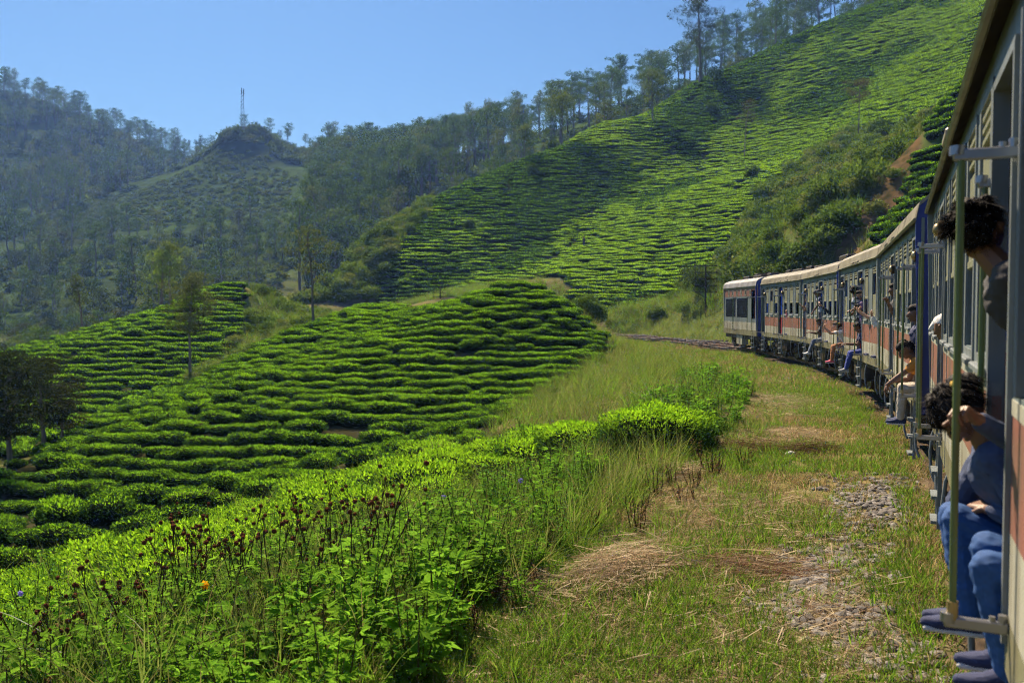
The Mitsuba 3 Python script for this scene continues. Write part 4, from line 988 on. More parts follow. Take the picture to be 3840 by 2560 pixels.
    for _ in range(30 if style != 'cap' else 0):
        dd = unit(rng.normal(size=3) + up * .9 - hd * .5)
        if dd @ hd > .45 and dd @ up < .6: continue
        hp.append(sph(hc + up * .03 - hd * .018 + dd * (.088 + hair_up * rng.uniform(.3, 1)), rng.uniform(.016, .026), 8))
    if style == 'bun': hp += [sph(hc - hd * .125 + up * .05, .055), sph(hc - hd * .15 + up * .02, .045)]
    if style == 'long': hp += chain((hc - hd * .06, .085), (hc - hd * .09 - up * .10, .075), (hc - hd * .06 - up * .22, .05))
    if style == 'cap': hp += [m3.Manifold.batch_hull([sph(hc + hd * .06 + up * .06, .055), sph(hc + hd * .155 + up * .035, .022)])]
    hm = blend(hp, lod * .55, 3); hv = hm[0]
    if style != 'cap':      # tousled strands over the cap of hair
        tm2 = trimesh.Trimesh(hm[0], hm[1], process=False); ns_ = 6500 if lod < .016 else 320
        fi = rng.integers(len(tm2.faces), size=ns_); pp = tm2.triangles_center[fi]; nn = np.array(tm2.face_normals)[fi]
        LL = rng.uniform(.012, .026, ns_) + hair_up * .45 * rng.uniform(0, 1, ns_) ** 2
        st = blades(pp - nn * .006, unit(nn * .3 + unit(np.cross(np.cross(nn, -up * .8 - hd * .5), nn) + 1e-6) + rng.normal(0, .6, (ns_, 3))), LL, .0030 if lod < .016 else .010, rng.uniform(.6, 2.2, ns_), rng, 4)
        hv, hf = cat_meshes([hm, st])
    else: hv, hf = hm
    put(f'{key}__' + ('cap' if style == 'cap' else 'hair'), (hv, hf), hair, False if style != 'cap' else True, to_world=M)
    if style == 'bun': put(f'{key}__hair_tie', xf(tube([(.045 * math.cos(a), .012 * math.sin(3 * a), .045 * math.sin(a)) for a in np.linspace(0, 6.28, 22)], .017, 6), hc - hd * .10 + up * .055), cloth('gold', (.55, .36, .05)), True, to_world=M)
    return key, hc

def seated(label, C, s, skin, shirt, trousers, shoes, lean=.18, head=(0, .8, -.45), hands=None, fy=.30, fz=.72, spread=.10, **k):
    M = C[1]; p = (s, -.18, 1.17)
    nk = (s, -.18 + lean + .12, 1.17 + .50 - lean * .35)
    hands = hands or [(s - .12, .34, 1.36), (s + .12, .34, 1.34)]
    return person(label, M, p, nk, head, hands, [(s - spread, fy, fz), (s + spread, fy - .02, fz)], skin, shirt, trousers, shoes, **k)

def standing(label, C, s, skin, shirt, trousers, shoes, out=0.0, head=(-.2, .9, -.1), hands=None, h=0.0, **k):
    M = C[1]; fy = -.22
    p = (s, fy + .10 + out * .5, 1.05 + .90 + h); nk = (s, fy + .12 + out, 1.05 + 1.44 + h)
    return person(label, M, p, nk, head, hands or [(s - .43, .11, 2.45), (s + .43, .08, 2.3)], [(s - .1, fy, 1.13), (s + .1, fy, 1.13)], skin, shirt, trousers, shoes, **k)

navy, white = cloth('navy', (.02, .03, .09)), cloth('white', (.62, .62, .62))
jeans = cloth('jeans', (.017, .075, .24))
# nearest open door: two sitters and a head out of the window behind
s0 = cdoor(3.62)
person('woman with dark tousled hair tied in gold, leaning out of the nearest door', CC[1], (s0 + .26, -.25, 1.17), (s0 + .22, .03, 1.70), (-.05, .35, -1.1), [(s0 + .14, .02, 1.42), (s0 + .40, -.12, 1.36)], [(s0 + .16, .09, .94), (s0 + .32, .08, .92)],
       'skin_dark', cloth('denim', (.035, .055, .12)), jeans, navy, lod=.014, style='bun', hair_up=.03, sleeves='long', knee_hint=(0, 1, .9), curl=.9)
person('person with black curly hair in the nearest door holding on to the rail', CC[1], (s0 - .20, -.36, 1.17), (s0 - .18, -.24, 1.74), (.3, .8, -.5), [(s0 - .05, -.12, 1.38), (s0 - .40, .17, 1.90)], [(s0 - .26, -.02, .86), (s0 - .13, -.03, .90)],
       'skin_dark', cloth('denim', (.035, .055, .12)), jeans, navy, lod=.014, hair_up=.012, sleeves='long', knee_hint=(0, 1, .9), curl=1.2)
person('passenger with thick dark hair standing in the nearest door, head leaning out', CC[1], (s0 - .12, -.30, 1.98), (s0 - .10, .02, 2.47), (.95, -.55, -.12), [None, (s0 - .40, -.2, 2.3)], [(s0 - .2, -.50, 1.13), (s0 + .05, -.52, 1.13)],
       'skin_dark', cloth('charcoal', (.03, .03, .035)), navy, navy, lod=.014, hair_up=.03, knee_hint=(0, 1, 0))
person('passenger in a white cap looking out of the front door of the nearest coach', CC[1], (cdoor(8.35), -.42, 1.60), (cdoor(8.35) + .12, -.14, 2.0), (.6, .7, -.3), [(cdoor(8.35) - .2, -.2, 1.7), (cdoor(8.35) + .2, -.2, 1.7)], [(cdoor(8.35) - .1, -.5, 1.13), (cdoor(8.35) + .1, -.5, 1.13)],
       'skin_dark', white, navy, navy, hair=white, style='cap')
# second coach
person('man in orange shirt and pale trousers sitting in a coach end door', CB2[1], (.62, -.28, 1.17), (.60, .0, 1.60), (-.1, .75, -.7), [(.55, .36, 1.20), (.78, .30, 1.24)], [(.52, .18, .74), (.72, .16, .74)], 'skin_dark', cloth('orange', (.48, .20, .03)), cloth('khaki', (.40, .36, .30)), cloth('navyshoe', (.02, .035, .10)),
       lod=.016, hair_up=.015, curl=.5, hand_dir=(0, .35, -1), elbow_hint=(0, -.6, .5))
standing('man with short black hair standing behind the sitter in pale trousers', CB2, .70, 'skin_dark', navy, navy, navy, out=.04, h=-.42, hands=[None, None], legs=False)
standing('passenger in dark clothes gripping the handrail beside a brass marker lamp', CB2, 4.9, 'skin_dark', cloth('charcoal', (.03, .03, .035)), navy, navy, out=.02, hands=[(4.47, .12, 2.42), (5.2, -.1, 2.1)], curl=1.3)
# third coach
standing('barelegged man in camouflage shirt and dark shorts leaning far out of a door', CB1, 2.86, 'skin_dark', cloth('camo', (.045, .06, .10), (.42, .45, .50)), cloth('darkshort', (.025, .028, .045)), navy, out=.24, h=.12, head=(.5, -.7, .05), hands=[(2.62, .25, 2.25), (3.2, .12, 2.2)],
         shorts=True, lod=.02, knee_hint=(0, 1, 0))
standing('person in a purple top half hidden behind the man in camouflage', CB1, 2.70, 'skin_mid', cloth('purple', (.20, .13, .26)), navy, navy, out=.10, h=.0, hands=[(2.46, .12, 2.3), None], curl=1.2)
seated('seated passenger in bright blue trousers under the standing man in camouflage', CB1, 2.78, 'skin_dark', navy, cloth('blue', (.03, .055, .26)), cloth('grey', (.25, .25, .26)), lean=.04, fy=.36, fz=.70, lod=.02)
ph = seated('woman in white top and brown trousers holding up a phone with both hands', CB1, 6.52, 'skin_light', white, cloth('brown', (.34, .14, .05)), cloth('pink', (.62, .12, .18)), lean=.14, head=(.2, .95, -.05), hands=[(6.42, .52, 1.70), (6.58, .50, 1.70)], hair='hair_brown', style='bun', lod=.02, hand_dir=(0, .25, 1), curl=.9, fz=.70)
put('smartphone', box(6.46, 6.54, .565, .575, 1.74, 1.90, .004), 'rubber', to_world=CB1[1]); tag('smartphone', 'dark phone held up by the woman in the white top', 'phone')
def arm_out(label, C, s, skin, shirt, sl, hands, **k):
    person(label, C[1], (s, -.50, 1.62), (s, -.22, 2.10), (.0, .9, -.1), hands, [(s - .1, -.1, 1.2), (s + .1, -.1, 1.2)], skin, shirt, navy, navy, sleeves=sl, **k)
arm_out('passenger in a mustard sleeve with both arms out of the window taking a picture', CB1, 1.55, 'skin_light', cloth('mustard', (.50, .33, .06)), 'short', [(1.42, .24, 2.22), (1.66, .24, 2.24)], elbow_hint=(0, .7, -1), hand_dir=(0, .1, 1), curl=.9)
put('camera_in_hand', cat_meshes([box(1.46, 1.62, .22, .27, 2.33, 2.42, .012), tube([(1.54, .27, 2.375), (1.54, .33, 2.375)], .03, 12)]), 'rubber', to_world=CB1[1]); tag('camera_in_hand', 'small black camera held out of the window by the passenger in mustard', 'camera')
arm_out('passenger resting a white sleeved elbow on the sill near the coach end', CB1, .45, 'skin_mid', white, 'long', [(.30, .10, 2.12), (.62, .06, 2.1)], elbow_hint=(0, .8, -.4))
arm_out('passenger whose dark sleeved arm bends out of a window ahead of the phone', CA2, 2.0, 'skin_dark', cloth('charcoal', (.03, .03, .035)), 'long', [(1.9, .18, 2.35), (2.2, -.1, 2.1)], elbow_hint=(0, .8, -.6))
# fourth coach
seated('passenger in grey jeans and white shoes looking at a phone in a coach door', CA2, 3.40, 'skin_dark', cloth('charcoal', (.03, .03, .035)), cloth('greyjeans', (.10, .13, .18)), white, lean=.02, fy=.40, fz=.70, hands=[(3.32, .38, 1.42), (3.46, .34, 1.42)])
standing('man in dark cap and spotted blue shirt above the sitter in white shoes', CA2, 3.34, 'skin_dark', cloth('spots', (.03, .05, .12), (.35, .42, .55)), navy, navy, hair=cloth('capdark', (.05, .05, .06)), style='cap', out=.16, h=.22, head=(.3, .9, -.1), hands=[(3.2, .42, 1.98), (3.0, .12, 2.5)], sleeves='short')
standing('passenger half hidden behind the front door with two hands on the rail', CA2, 7.1, 'skin_mid', cloth('charcoal', (.03, .03, .035)), navy, navy, out=-.04, hands=[(6.67, .10, 2.35), (7.53, .10, 2.42)], curl=1.3)
arm_out('passenger in a pink shirt behind a window of the foremost coach', CA1, 2.4, 'skin_mid', cloth('pinkshirt', (.65, .10, .14)), 'long', [(2.3, .02, 2.1), (2.5, .0, 2.1)])
# on the path and in the tea
def walker(label, u, v, Y, shirt, trousers, face):
    b = P(u, v, Y); z = float(H(b[0], b[1])); M = M4((b[0], b[1], z), face)
    return person(label, M, (0, 0, .93), (0, .03, 1.46), (0, 1, -.1), [(-.26, .08, .82), (.26, -.06, .82)], [(-.1, .14, .08), (.1, -.12, .08)], 'skin_dark', shirt, trousers, navy, sleeves='long', knee_hint=(0, 1, 0), elbow_hint=(0, -1, 0), lod=.03)
walker('person walking on the grassy path beside the lower tea mound', 1051, 1172, 118, cloth('charcoal', (.03, .03, .035)), navy, 1.2)
walker('dark clad tea picker standing among bushes on the bright slope', 2190, 868, 128, cloth('charcoal', (.03, .03, .035)), navy, 2.4)

# ------------------------------------------------------------------ foreground: tea on the bank, weeds, grass, straw, stones
def close_bush(seed, n, leaf, r, young=.8):
    v, f, c = tea_bush(seed, n, leaf, r, young)
    return v, f, c
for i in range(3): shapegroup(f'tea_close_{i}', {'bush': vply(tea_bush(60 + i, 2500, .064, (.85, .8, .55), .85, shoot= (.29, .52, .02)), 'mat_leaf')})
NB = [(-13, 14), (-8, 15.4), (-4.6, 18.8), (-1.8, 22.4), (1.2, 22.6), (1.0, 19), (-.8, 15.8), (-2.7, 12.9), (-4.4, 10.8), (-5.6, 9.0), (-10, 9.5)]
rng = np.random.default_rng(500)
for i, (x, y) in enumerate(scatter(NB, 165, rng, .80)):
    s = rng.uniform(.85, 1.15)
    inst(f'bank_tea__{i:03d}', f'tea_close_{i % 3}', M4((x, y, float(H(x, y)) - .05), rng.uniform(0, 6.28), (s, s, s * rng.uniform(.9, 1.2))))
tag('bank_tea', 'glossy lime green tea bushes merging into one mass along the near bank', 'tea bushes', kind='stuff')
for (u, v, Y, r, n, lb) in ((2450, 1800, 16.8, (1.2, 1.0, .95), 5200, 'large bright clipped tea bush standing alone beside the cut grass strip'), (2170, 1800, 17.4, (.95, .9, .75), 3000, 'lower tea bush at the left foot of the large bright tea bush')):
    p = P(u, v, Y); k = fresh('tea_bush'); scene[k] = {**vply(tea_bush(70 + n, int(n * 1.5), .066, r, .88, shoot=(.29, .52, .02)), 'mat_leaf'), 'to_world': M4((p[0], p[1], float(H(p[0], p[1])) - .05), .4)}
    tag(k, lb, 'tea bush')

def tuft(seed, n, h0, h1, w, spread, droop, cols, seg=2):
    r = np.random.default_rng(seed); a = r.uniform(0, 6.28, n); q = spread * np.sqrt(r.random(n))
    pos = np.stack([q * np.cos(a), q * np.sin(a), r.uniform(-.02, 0, n)], 1)
    a2 = a + r.normal(0, .8, n); t = r.uniform(.05, .55, n)
    ax = np.stack([np.cos(a2) * t, np.sin(a2) * t, np.ones(n)], 1)
    v, f = blades(pos, ax, r.uniform(h0, h1, n), w * r.uniform(.6, 1.3, n), r.uniform(.2, 1, n) * droop, r, seg)
    c = np.array(cols)[r.integers(len(cols), size=n)] * r.uniform(.7, 1.3, (n, 1))
    return v, f, percol(c, 2 * seg + 1)
G1, G2, G3 = (.12, .25, .020), (.17, .30, .025), (.075, .17, .016)
D1, D2, D3, D4 = (.33, .25, .12), (.42, .33, .18), (.22, .14, .07), (.19, .17, .06)
for i in range(3):
    shapegroup(f'grass_short_{i}', {'blades': vply(tuft(200 + i, 46, .06, .20, .011, .13, .5, [G1, G2, G2, G3, D4]), 'mat_grass')})
    shapegroup(f'grass_dry_{i}', {'blades': vply(tuft(210 + i, 40, .05, .18, .010, .14, .9, [D1, D2, D3, D4, G3]), 'mat_grass')})
    shapegroup(f'grass_tall_{i}', {'blades': vply(tuft(220 + i, 34, .35, .85, .016, .16, .55, [G1, G2, G3, D4, G2], 3), 'mat_grass')})
    shapegroup(f'grass_feather_{i}', {'blades': vply(tuft(230 + i, 40, .4, .95, .010, .22, .5, [D4, (.25, .29, .08), (.17, .24, .045), G2, (.14, .2, .04)], 3), 'mat_grass')})
def straw(seed, n, lmin, lmax, spread, lift, cols, w=.008):
    r = np.random.default_rng(seed); a = r.uniform(0, 6.28, n); q = spread * np.sqrt(r.random(n))
    L = r.uniform(lmin, lmax, n); d = r.normal(0, .9, n) + r.choice([0, 1.2], n)
    pos = np.stack([q * np.cos(a), q * np.sin(a), np.abs(r.normal(0, lift, n)) * np.clip(1.2 - q / spread, .1, 1)], 1)
    ax = np.stack([np.cos(d), np.sin(d), r.normal(.02, .16, n)], 1)
    v, f = blades(pos - ax * L[:, None] / 2, ax, L, w * r.uniform(.6, 1.4, n), r.uniform(-.1, .15, n), r, 2)
    c = np.array(cols)[r.integers(len(cols), size=n)] * r.uniform(.65, 1.25, (n, 1))
    return v, f, percol(c, 5)
STRAW = [(.50, .41, .28), (.62, .53, .38), (.38, .29, .19), (.30, .20, .13), (.44, .38, .22)]
for i in range(3): shapegroup(f'straw_{i}', {'stalks': vply(straw(240 + i, 46, .15, .6, .42, .03, STRAW), 'mat_grass')})

def strew(key, n, xy, groups, s0, s1, seed, label, cat, keep=None, sink=.0, limit=99999, zs=(.8, 1.25)):
    r = np.random.default_rng(seed); x, y = xy(r, n)
    if keep is not None:
        k = keep(x, y, r); x, y = x[k], y[k]
    k = soil_dist(x, y) > 1.1; x, y = x[k], y[k]
    z = H(x, y); m = 0
    for a, b, c in list(zip(x, y, z))[:limit]:
        s = r.uniform(s0, s1)
        inst(f'{key}__{m:05d}', groups[r.integers(len(groups))], M4((a, b, c - sink), r.uniform(0, 6.28), (s, s, s * r.uniform(*zs)))); m += 1
    if label: tag(key, label, cat, kind='stuff')
    return m
g3 = lambda k: [f'{k}_{i}' for i in range(3)]
def band(o0, o1, y0, y1, p=1.0):
    """Random places between o0 and o1 metres left of the train, denser near y0."""
    def f(r, n):
        y = y0 + (y1 - y0) * r.random(n) ** p; return W(y) - r.uniform(o0, o1, n), y
    return f
nz = lambda x, y, s, k: meshkit.fbm(np.stack([x * s, y * s, x * 0 + k], -1), 2, int(k))
dryness = lambda x, y: nz(x, y, .45, 31) - .075 - .14 * np.clip((8.6 - y) / 1.2, 0, 1)
in_view = lambda x, y: np.abs(x) < y * .64 + 1.2
stones_at = lambda x, y: np.clip(1.15 - np.abs((W(y) - x) - .8 - .3 * np.sin(y * .9)) / .85, 0, 1) * np.clip((15 - y) / 3, 0, 1) * np.clip((nz(x, y, .5, 41) - .22) * 6, .1, 1)
strew('grass', 6800, band(.1, 5.2, 4.2, 30, 1.7), g3('grass_short'), .7, 1.35, 601, 'short green grass growing on the strip beside the train', 'grass', lambda x, y, r: (dryness(x, y) < r.uniform(.38, .66, len(x))) & in_view(x, y) & (r.random(len(x)) > stones_at(x, y) * .9), .01)
strew('grass_001', 4600, band(-.2, 5.0, 4.2, 32, 1.7), g3('grass_dry'), .7, 1.4, 602, 'dry brown and yellow grass on the strip beside the train', 'dry grass', lambda x, y, r: (dryness(x, y) > r.uniform(.36, .62, len(x))) & in_view(x, y) & (r.random(len(x)) > stones_at(x, y) * .92), .01)
strew('grass_002', 2600, band(.0, 5.2, 28, 70, 1.0), g3('grass_dry') + g3('grass_short'), 1.3, 2.4, 603, 'short grass along the far part of the strip beside the train', 'grass', None, .02)
strew('grass_003', 2100, band(3.9, 9.0, 4.5, 24, 1.4), g3('grass_tall'), .35, .75, 604, 'tall green grass and weeds on the near bank', 'grass', lambda x, y, r: in_view(x, y) & (nz(x, y, .5, 33) > .36), .02)
strew('grass_013', 520, band(2.2, 4.6, 6.0, 26, 1.2), g3('grass_tall') + g3('grass_dry'), .28, .6, 614, 'taller tufts of grass on the outer half of the strip', 'grass', lambda x, y, r: in_view(x, y) & (nz(x, y, .8, 37) > .48), .02)
strew('grass_012', 330, band(4.0, 9.0, 5.5, 16, 1.2), g3('grass_feather'), .7, 1.15, 613, 'thin pale seeding grass standing among the weeds of the near bank', 'grass', lambda x, y, r: in_view(x, y), .02)
strew('grass_004', 2300, band(3.9, 13.0, 22, 72, 1.0), g3('grass_tall') + g3('grass_feather') * 2, .7, 1.25, 605, 'feathery pale grass on the slope between the tea mound and the track', 'grass', lambda x, y, r: ~inside(M1, x, y), .02)
strew('grass_005', 2600, band(.3, 5.4, 5, 34, 1.2), g3('straw'), .7, 1.3, 606, 'cut straw lying scattered over the strip beside the train', 'straw', lambda x, y, r: (nz(x, y, .4, 35) > r.uniform(.40, .56, len(x))) & in_view(x, y), -.01)
strew('grass_006', 900, lambda r, n: (lambda p: (p[:, 0], p[:, 1]))(scatter(SG, n, r)), g3('grass_feather') + g3('grass_tall'), .9, 1.6, 607, 'long pale grass on the strip between the two tea mounds', 'grass', None, .02)
strew('grass_007', 1500, lambda r, n: (lambda p: (p[:, 0], p[:, 1]))(scatter(SB, n, r)), g3('grass_feather') + g3('grass_tall') * 2, 1.0, 1.9, 608, 'long bright grass at the foot of the tea hill beyond the track', 'grass', None, .02)
strew('grass_008', 2400, lambda r, n: (lambda p: (p[:, 0], p[:, 1]))(scatter(SC, n, r)), g3('grass_feather') + g3('grass_tall') * 2, 1.0, 2.0, 609, 'rank grass on the steep cutting above the train', 'grass', None, .02)
strew('grass_009', 1300, lambda r, n: (lambda p: (p[:, 0], p[:, 1]))(scatter(SL, n, r)), g3('grass_tall') + g3('grass_feather'), 1.2, 2.2, 610, 'rank grass on the scrubby left flank of the tea hill', 'grass', None, .02)
strew('grass_010', 1400, band(-10.5, -3.3, 44, 84, 1.0), g3('grass_feather') + g3('grass_dry'), .9, 1.7, 611, 'yellowed grass on the bank right of the track beyond the locomotive', 'grass', None, .02)

strew('grass_011', 1500, band(-1.3, .2, 5, 52, 1.0), g3('grass_dry') * 2 + g3('grass_short'), .8, 1.4, 612, 'withered grass between the train and the strip', 'grass', None, -.02)
# stones
for i in range(4):
    s_ = trimesh.creation.icosphere(subdivisions=1); v = np.array(s_.vertices); r_ = np.random.default_rng(650 + i)
    v = v * [1.15, .85, .6] * (1 + .35 * (r_.random((len(v), 1)) - .5))
    c = np.tile(np.array([(.185, .175, .165), (.135, .128, .12), (.235, .222, .21), (.165, .145, .125)][i]), (len(v), 1)) * r_.uniform(.85, 1.1, (len(v), 1))
    shapegroup(f'stone_{i}', {'stone': mikit.ply((v, np.array(s_.faces)), 'mat_vc', color=c)})
strew('ballast_stones', 6500, band(-.1, 2.4, 4.2, 14, 1.3), g4('stone'), .022, .060, 651, 'loose grey brown ballast stones beside the train', 'stones', lambda x, y, r: (r.random(len(x)) < stones_at(x, y)) & in_view(x, y), -.012)
strew('ballast_stones_001', 900, lambda r, n: (lambda i, o: (TRK[i, 0] + tn[i, 0] * o, TRK[i, 1] + tn[i, 1] * o))(r.integers(60, 92, n), r.uniform(-1.6, 1.6, n)), g4('stone'), .05, .10, 652, 'brown ballast between the rails beyond the locomotive', 'stones', None, -.36)

# broad leaved weeds with brown seed heads
def lobed(pos, ax, nr, L, rng):
    out = []
    side = unit(np.cross(ax, nr))
    for t, k in ((0, 1.0), (.62, .72), (-.62, .72)):
        out.append(leaves(pos, ax * math.cos(t) + side * math.sin(t), nr, L * k, L * k * .42))
    return out
def weed(seed, h, nst, nl, leaf, tone, heads, lobes=True, narrow=False):
    r = np.random.default_rng(seed); wood, lv, hd, cols = [], [], [], []
    for i in range(nst):
        a = r.uniform(0, 6.28); t = r.uniform(.05, .42); hh = h * r.uniform(.7, 1.1)
        k = np.linspace(0, 1, 5)[:, None]
        sp = np.array([math.cos(a) * .05, math.sin(a) * .05, 0]) + k * np.array([math.cos(a) * t, math.sin(a) * t, 1]) * hh + np.cumsum(r.normal(0, .012, (5, 3)), 0)
        wood.append(tube(sp, np.linspace(.009, .004, 5), 5, False))
        n = nl; u = r.uniform(.12, .8 if heads else 1.0, n)
        p = np.stack([np.interp(u, k[:, 0], sp[:, j]) for j in range(3)], 1); b = r.uniform(0, 6.28, n)
        ax = unit(np.stack([np.cos(b), np.sin(b), r.uniform(-.35, .5, n)], 1)); nr = unit(np.stack([r.normal(0, .4, n), r.normal(0, .4, n), np.ones(n)], 1))
        L = leaf * r.uniform(.6, 1.25, n) * (1.15 - .5 * u)
        st = .03 * r.uniform(.5, 2, (n, 1))
        bits = lobed(p + ax * st, ax, nr, L, r) if lobes else [leaves(p + ax * st * .3, ax, nr, L, L * (.27 if narrow else .4))]
        c0 = np.array(tone) * r.uniform(.65, 1.35, (n, 1))
        for m in bits: lv.append(m); cols.append(percol(c0, 4))
        for q in range(heads):
            tip = sp[-1] + np.array([r.normal(0, .10), r.normal(0, .10), r.uniform(-.15, .16)]) * (1.2 if q else .2)
            wood.append(tube([sp[3] * .6 + sp[4] * .4, (sp[4] + tip) / 2 + [0, 0, .02], tip], [.004, .003, .0025], 4, False))
            ico = trimesh.creation.icosphere(subdivisions=1, radius=r.uniform(.015, .023)); iv = np.array(ico.vertices)
            iv *= 1 + .4 * (r.random((len(iv), 1)) - .3); hd.append((iv + tip, np.array(ico.faces)))
    v, f = cat_meshes(lv)
    return cat_meshes(wood), (v, f, np.vstack(cols)), hd
scene['mat_stem'] = {'type': 'twosided', 'bsdf': {'type': 'diffuse', 'reflectance': col(.075, .065, .025)}}
scene['mat_deadstem'] = {'type': 'twosided', 'bsdf': {'type': 'diffuse', 'reflectance': col(.06, .035, .02)}}
scene['mat_seed'] = {'type': 'twosided', 'bsdf': {'type': 'diffuse', 'reflectance': mikit.proc(lambda p, n, uv: mikit.mix((.035, .012, .008), (.13, .05, .025), mikit.noise(p.x * 130, p.y * 130, p.z * 130)))}}
W1, W2, W3 = (.20, .40, .03), (.15, .32, .026), (.12, .27, .028)
for i in range(4):
    w, l, _ = weed(700 + i, .72, 6, 17, .155, [W1, W2, (.10, .20, .025), W2][i], 0)
    shapegroup(f'weed_broad_{i}', {'stem': mikit.ply(w, 'mat_stem'), 'leaves': vply(l, 'mat_grass')})
    w, l, _ = weed(710 + i, .58, 6, 46, .11, [W3, (.10, .25, .02), W2, W3][i], 0, False, True)
    shapegroup(f'weed_fine_{i}', {'stem': mikit.ply(w, 'mat_stem'), 'leaves': vply(l, 'mat_grass')})
    w, l, _ = weed(720 + i, .36, 6, 14, .07, [(.22, .12, .06), (.15, .08, .045), (.2, .14, .06), (.3, .2, .1)][i], 0, False, True)
    shapegroup(f'weed_dead_{i}', {'stem': mikit.ply(w, 'mat_deadstem'), 'leaves': vply(l, 'mat_grass')})
WB = [(-4.9, 6.2), (-1.0, 5.3), (-.5, 6.5), (-.2, 8.3), (-.1, 10.5), (-1.8, 12.2), (-3.4, 11.2), (-4.9, 9.6), (-7.5, 9.0)]
WF = [(-1.5, 7.2), (.1, 7.4), (.6, 10.0), (1.1, 12.5), (1.7, 15.3), (.6, 16.5), (-.8, 13.5), (-1.6, 10.5)]
WK = [(3.6, 16.5), (5.2, 19.5), (7.6, 27), (8.3, 33), (6.5, 33), (4.6, 26), (2.4, 21)]
sc = lambda poly: (lambda r, n: (lambda p: (p[:, 0], p[:, 1]))(scatter(poly, n, r)))
strew('weeds', 230, sc(WB), g4('weed_broad'), .6, 1.05, 721, 'broad leaved green weeds crowding the near bank', 'weeds', None, .03)
strew('weeds_001', 130, sc(WF), g4('weed_fine') + g4('weed_broad')[:2], .5, 1.15, 722, 'fine leaved dark green weeds along the edge of the cut strip', 'weeds', None, .03)
strew('weeds_002', 120, sc(WK), g4('weed_fine') + g4('weed_broad'), .7, 1.2, 723, 'green weeds and shrubs edging the strip beyond the large tea bush', 'weeds', None, .03)
strew('weeds_003', 44, sc([(-4.5, 6.0), (0, 6.2), (.3, 8.0), (3.4, 13.5), (4.8, 16), (5.3, 18), (3.4, 17), (-.4, 9.5), (-3, 9)]), g4('weed_dead'), .6, 1.1, 724, 'withered brown weeds among the green ones', 'dead weeds', None, .02)
strew('weeds_004', 110, sc(NB), g4('weed_fine') + g3('grass_feather') * 2 + g4('weed_dead'), .7, 1.25, 725, 'weeds and pale stalks pushing up through the bank tea', 'weeds', None, -.25)
strew('weeds_005', 60, sc(WB), g4('weed_dead') + g3('grass_feather'), .9, 1.5, 726, 'dry stalks among the broad leaved weeds', 'dead weeds', None, .0)
rng = np.random.default_rng(730)
spots = [(300, 2330, 7.2), (430, 2260, 7.8), (190, 2380, 6.9), (640, 2180, 8.2), (760, 2250, 7.9), (860, 2120, 8.6), (960, 2230, 8.0), (1050, 2140, 8.5), (1160, 2240, 8.1), (1240, 2120, 8.6), (1330, 2300, 7.6), (560, 2320, 7.5), (720, 2060, 9.0), (1420, 2160, 8.3)]
sides = ['at the left end of its group', 'behind the pale arching blades at the left', 'nearest the left border', 'behind the yellow flower', 'carrying the single yellow flower', 'behind the middle of the weeds', 'in the middle of the weed bed', 'right of the middle of the weed bed',
         'in front of the tall leaning stalk', 'with the tallest dark head clusters', 'with a dark thick withered stem, nearest of all', 'between the arching blades and the yellow flower', 'standing highest against the bank tea at left', 'rightmost, beside the fine leaved weeds']
for i, (u, v, Y) in enumerate(spots):
    p = P(u, v, Y); g = float(H(p[0], p[1])); k = fresh('seed_head_plant'); hh = .86 * [1.15, 1.2, 1.05, 1.25, 1.3, 1.3, 1.2, 1.2, 1.25, 1.55, 1.6, 1.15, 1.45, 1.35][i]
    w, l, hd = weed(740 + i, hh, 5, 8, .12, W1 if i % 3 else (.10, .20, .025), 3)
    tw = M4((p[0], p[1], g - .03), rng.uniform(0, 6.28))
    put(k + '__stem', w, 'mat_deadstem', to_world=tw); scene[k + '__leaves'] = {**vply(l, 'mat_grass'), 'to_world': tw}
    for q, m in enumerate(hd): put(k + '__seed_head' + (f'_{q:03d}' if q else ''), m, 'mat_seed', to_world=tw)
    tag(k, 'weed with round brown seed heads ' + sides[i], 'weed', 'weeds with brown seed heads')
def cane(seed, u, v, Y, n, h, w, droop, cols, label):
    p = P(u, v, Y); k = fresh('cane_grass'); r = np.random.default_rng(seed)
    scene[k] = {**vply(tuft(seed, n, h * .5, h, w, .12, droop, cols, 5), 'mat_grass'), 'to_world': M4((p[0], p[1], float(H(p[0], p[1])) - .02), r.uniform(0, 6.28))}
    tag(k, label, 'grass clump')
PALE = (.42, .46, .36)
cane(1, 380, 2330, 7.4, 11, 1.25, .034, .75, [PALE, G1, G2, G2], 'clump of broad arching blades, some bleached pale, among the seed heads at left')
cane(2, 610, 2400, 7.0, 10, .95, .026, .9, [G2, PALE, D2, G1], 'drooping pale green blades right of the bleached clump')
cane(3, 1150, 2040, 8.6, 5, 1.35, .030, .25, [G1, G3], 'upright pair of broad cane leaves sticking out above the weeds')
cane(4, 2105, 1800, 14.5, 5, 1.7, .030, .35, [G2, (.30, .36, .06)], 'tall single cane with a folded yellow leaf in front of the tea mound')
cane(5, 1420, 2010, 9.2, 6, 1.4, .022, .3, [PALE, G3, G1], 'thin cane stalks with one pale leaf beside the tallest seed heads')
cane(6, 2480, 1480, 24, 46, 1.35, .030, .8, [PALE, G2, G1, G2], 'big clump of silvery arching cane grass on the edge of the strip')
cane(7, 2640, 1380, 33, 36, 1.3, .03, .6, [G2, G1, G3], 'green cane clump farther along the edge of the strip')
cane(8, 1700, 2350, 7.6, 20, .7, .018, .5, [G1, G2], 'fresh green blades at the foot of the fine leaved weeds')
cane(9, 2330, 2180, 9.3, 34, .42, .014, .25, [G2, G1], 'upright fresh blades growing through the largest straw heap')
cane(10, 2700, 2140, 9.6, 34, .38, .014, .3, [G2, G1], 'upright fresh blades right of the largest straw heap')
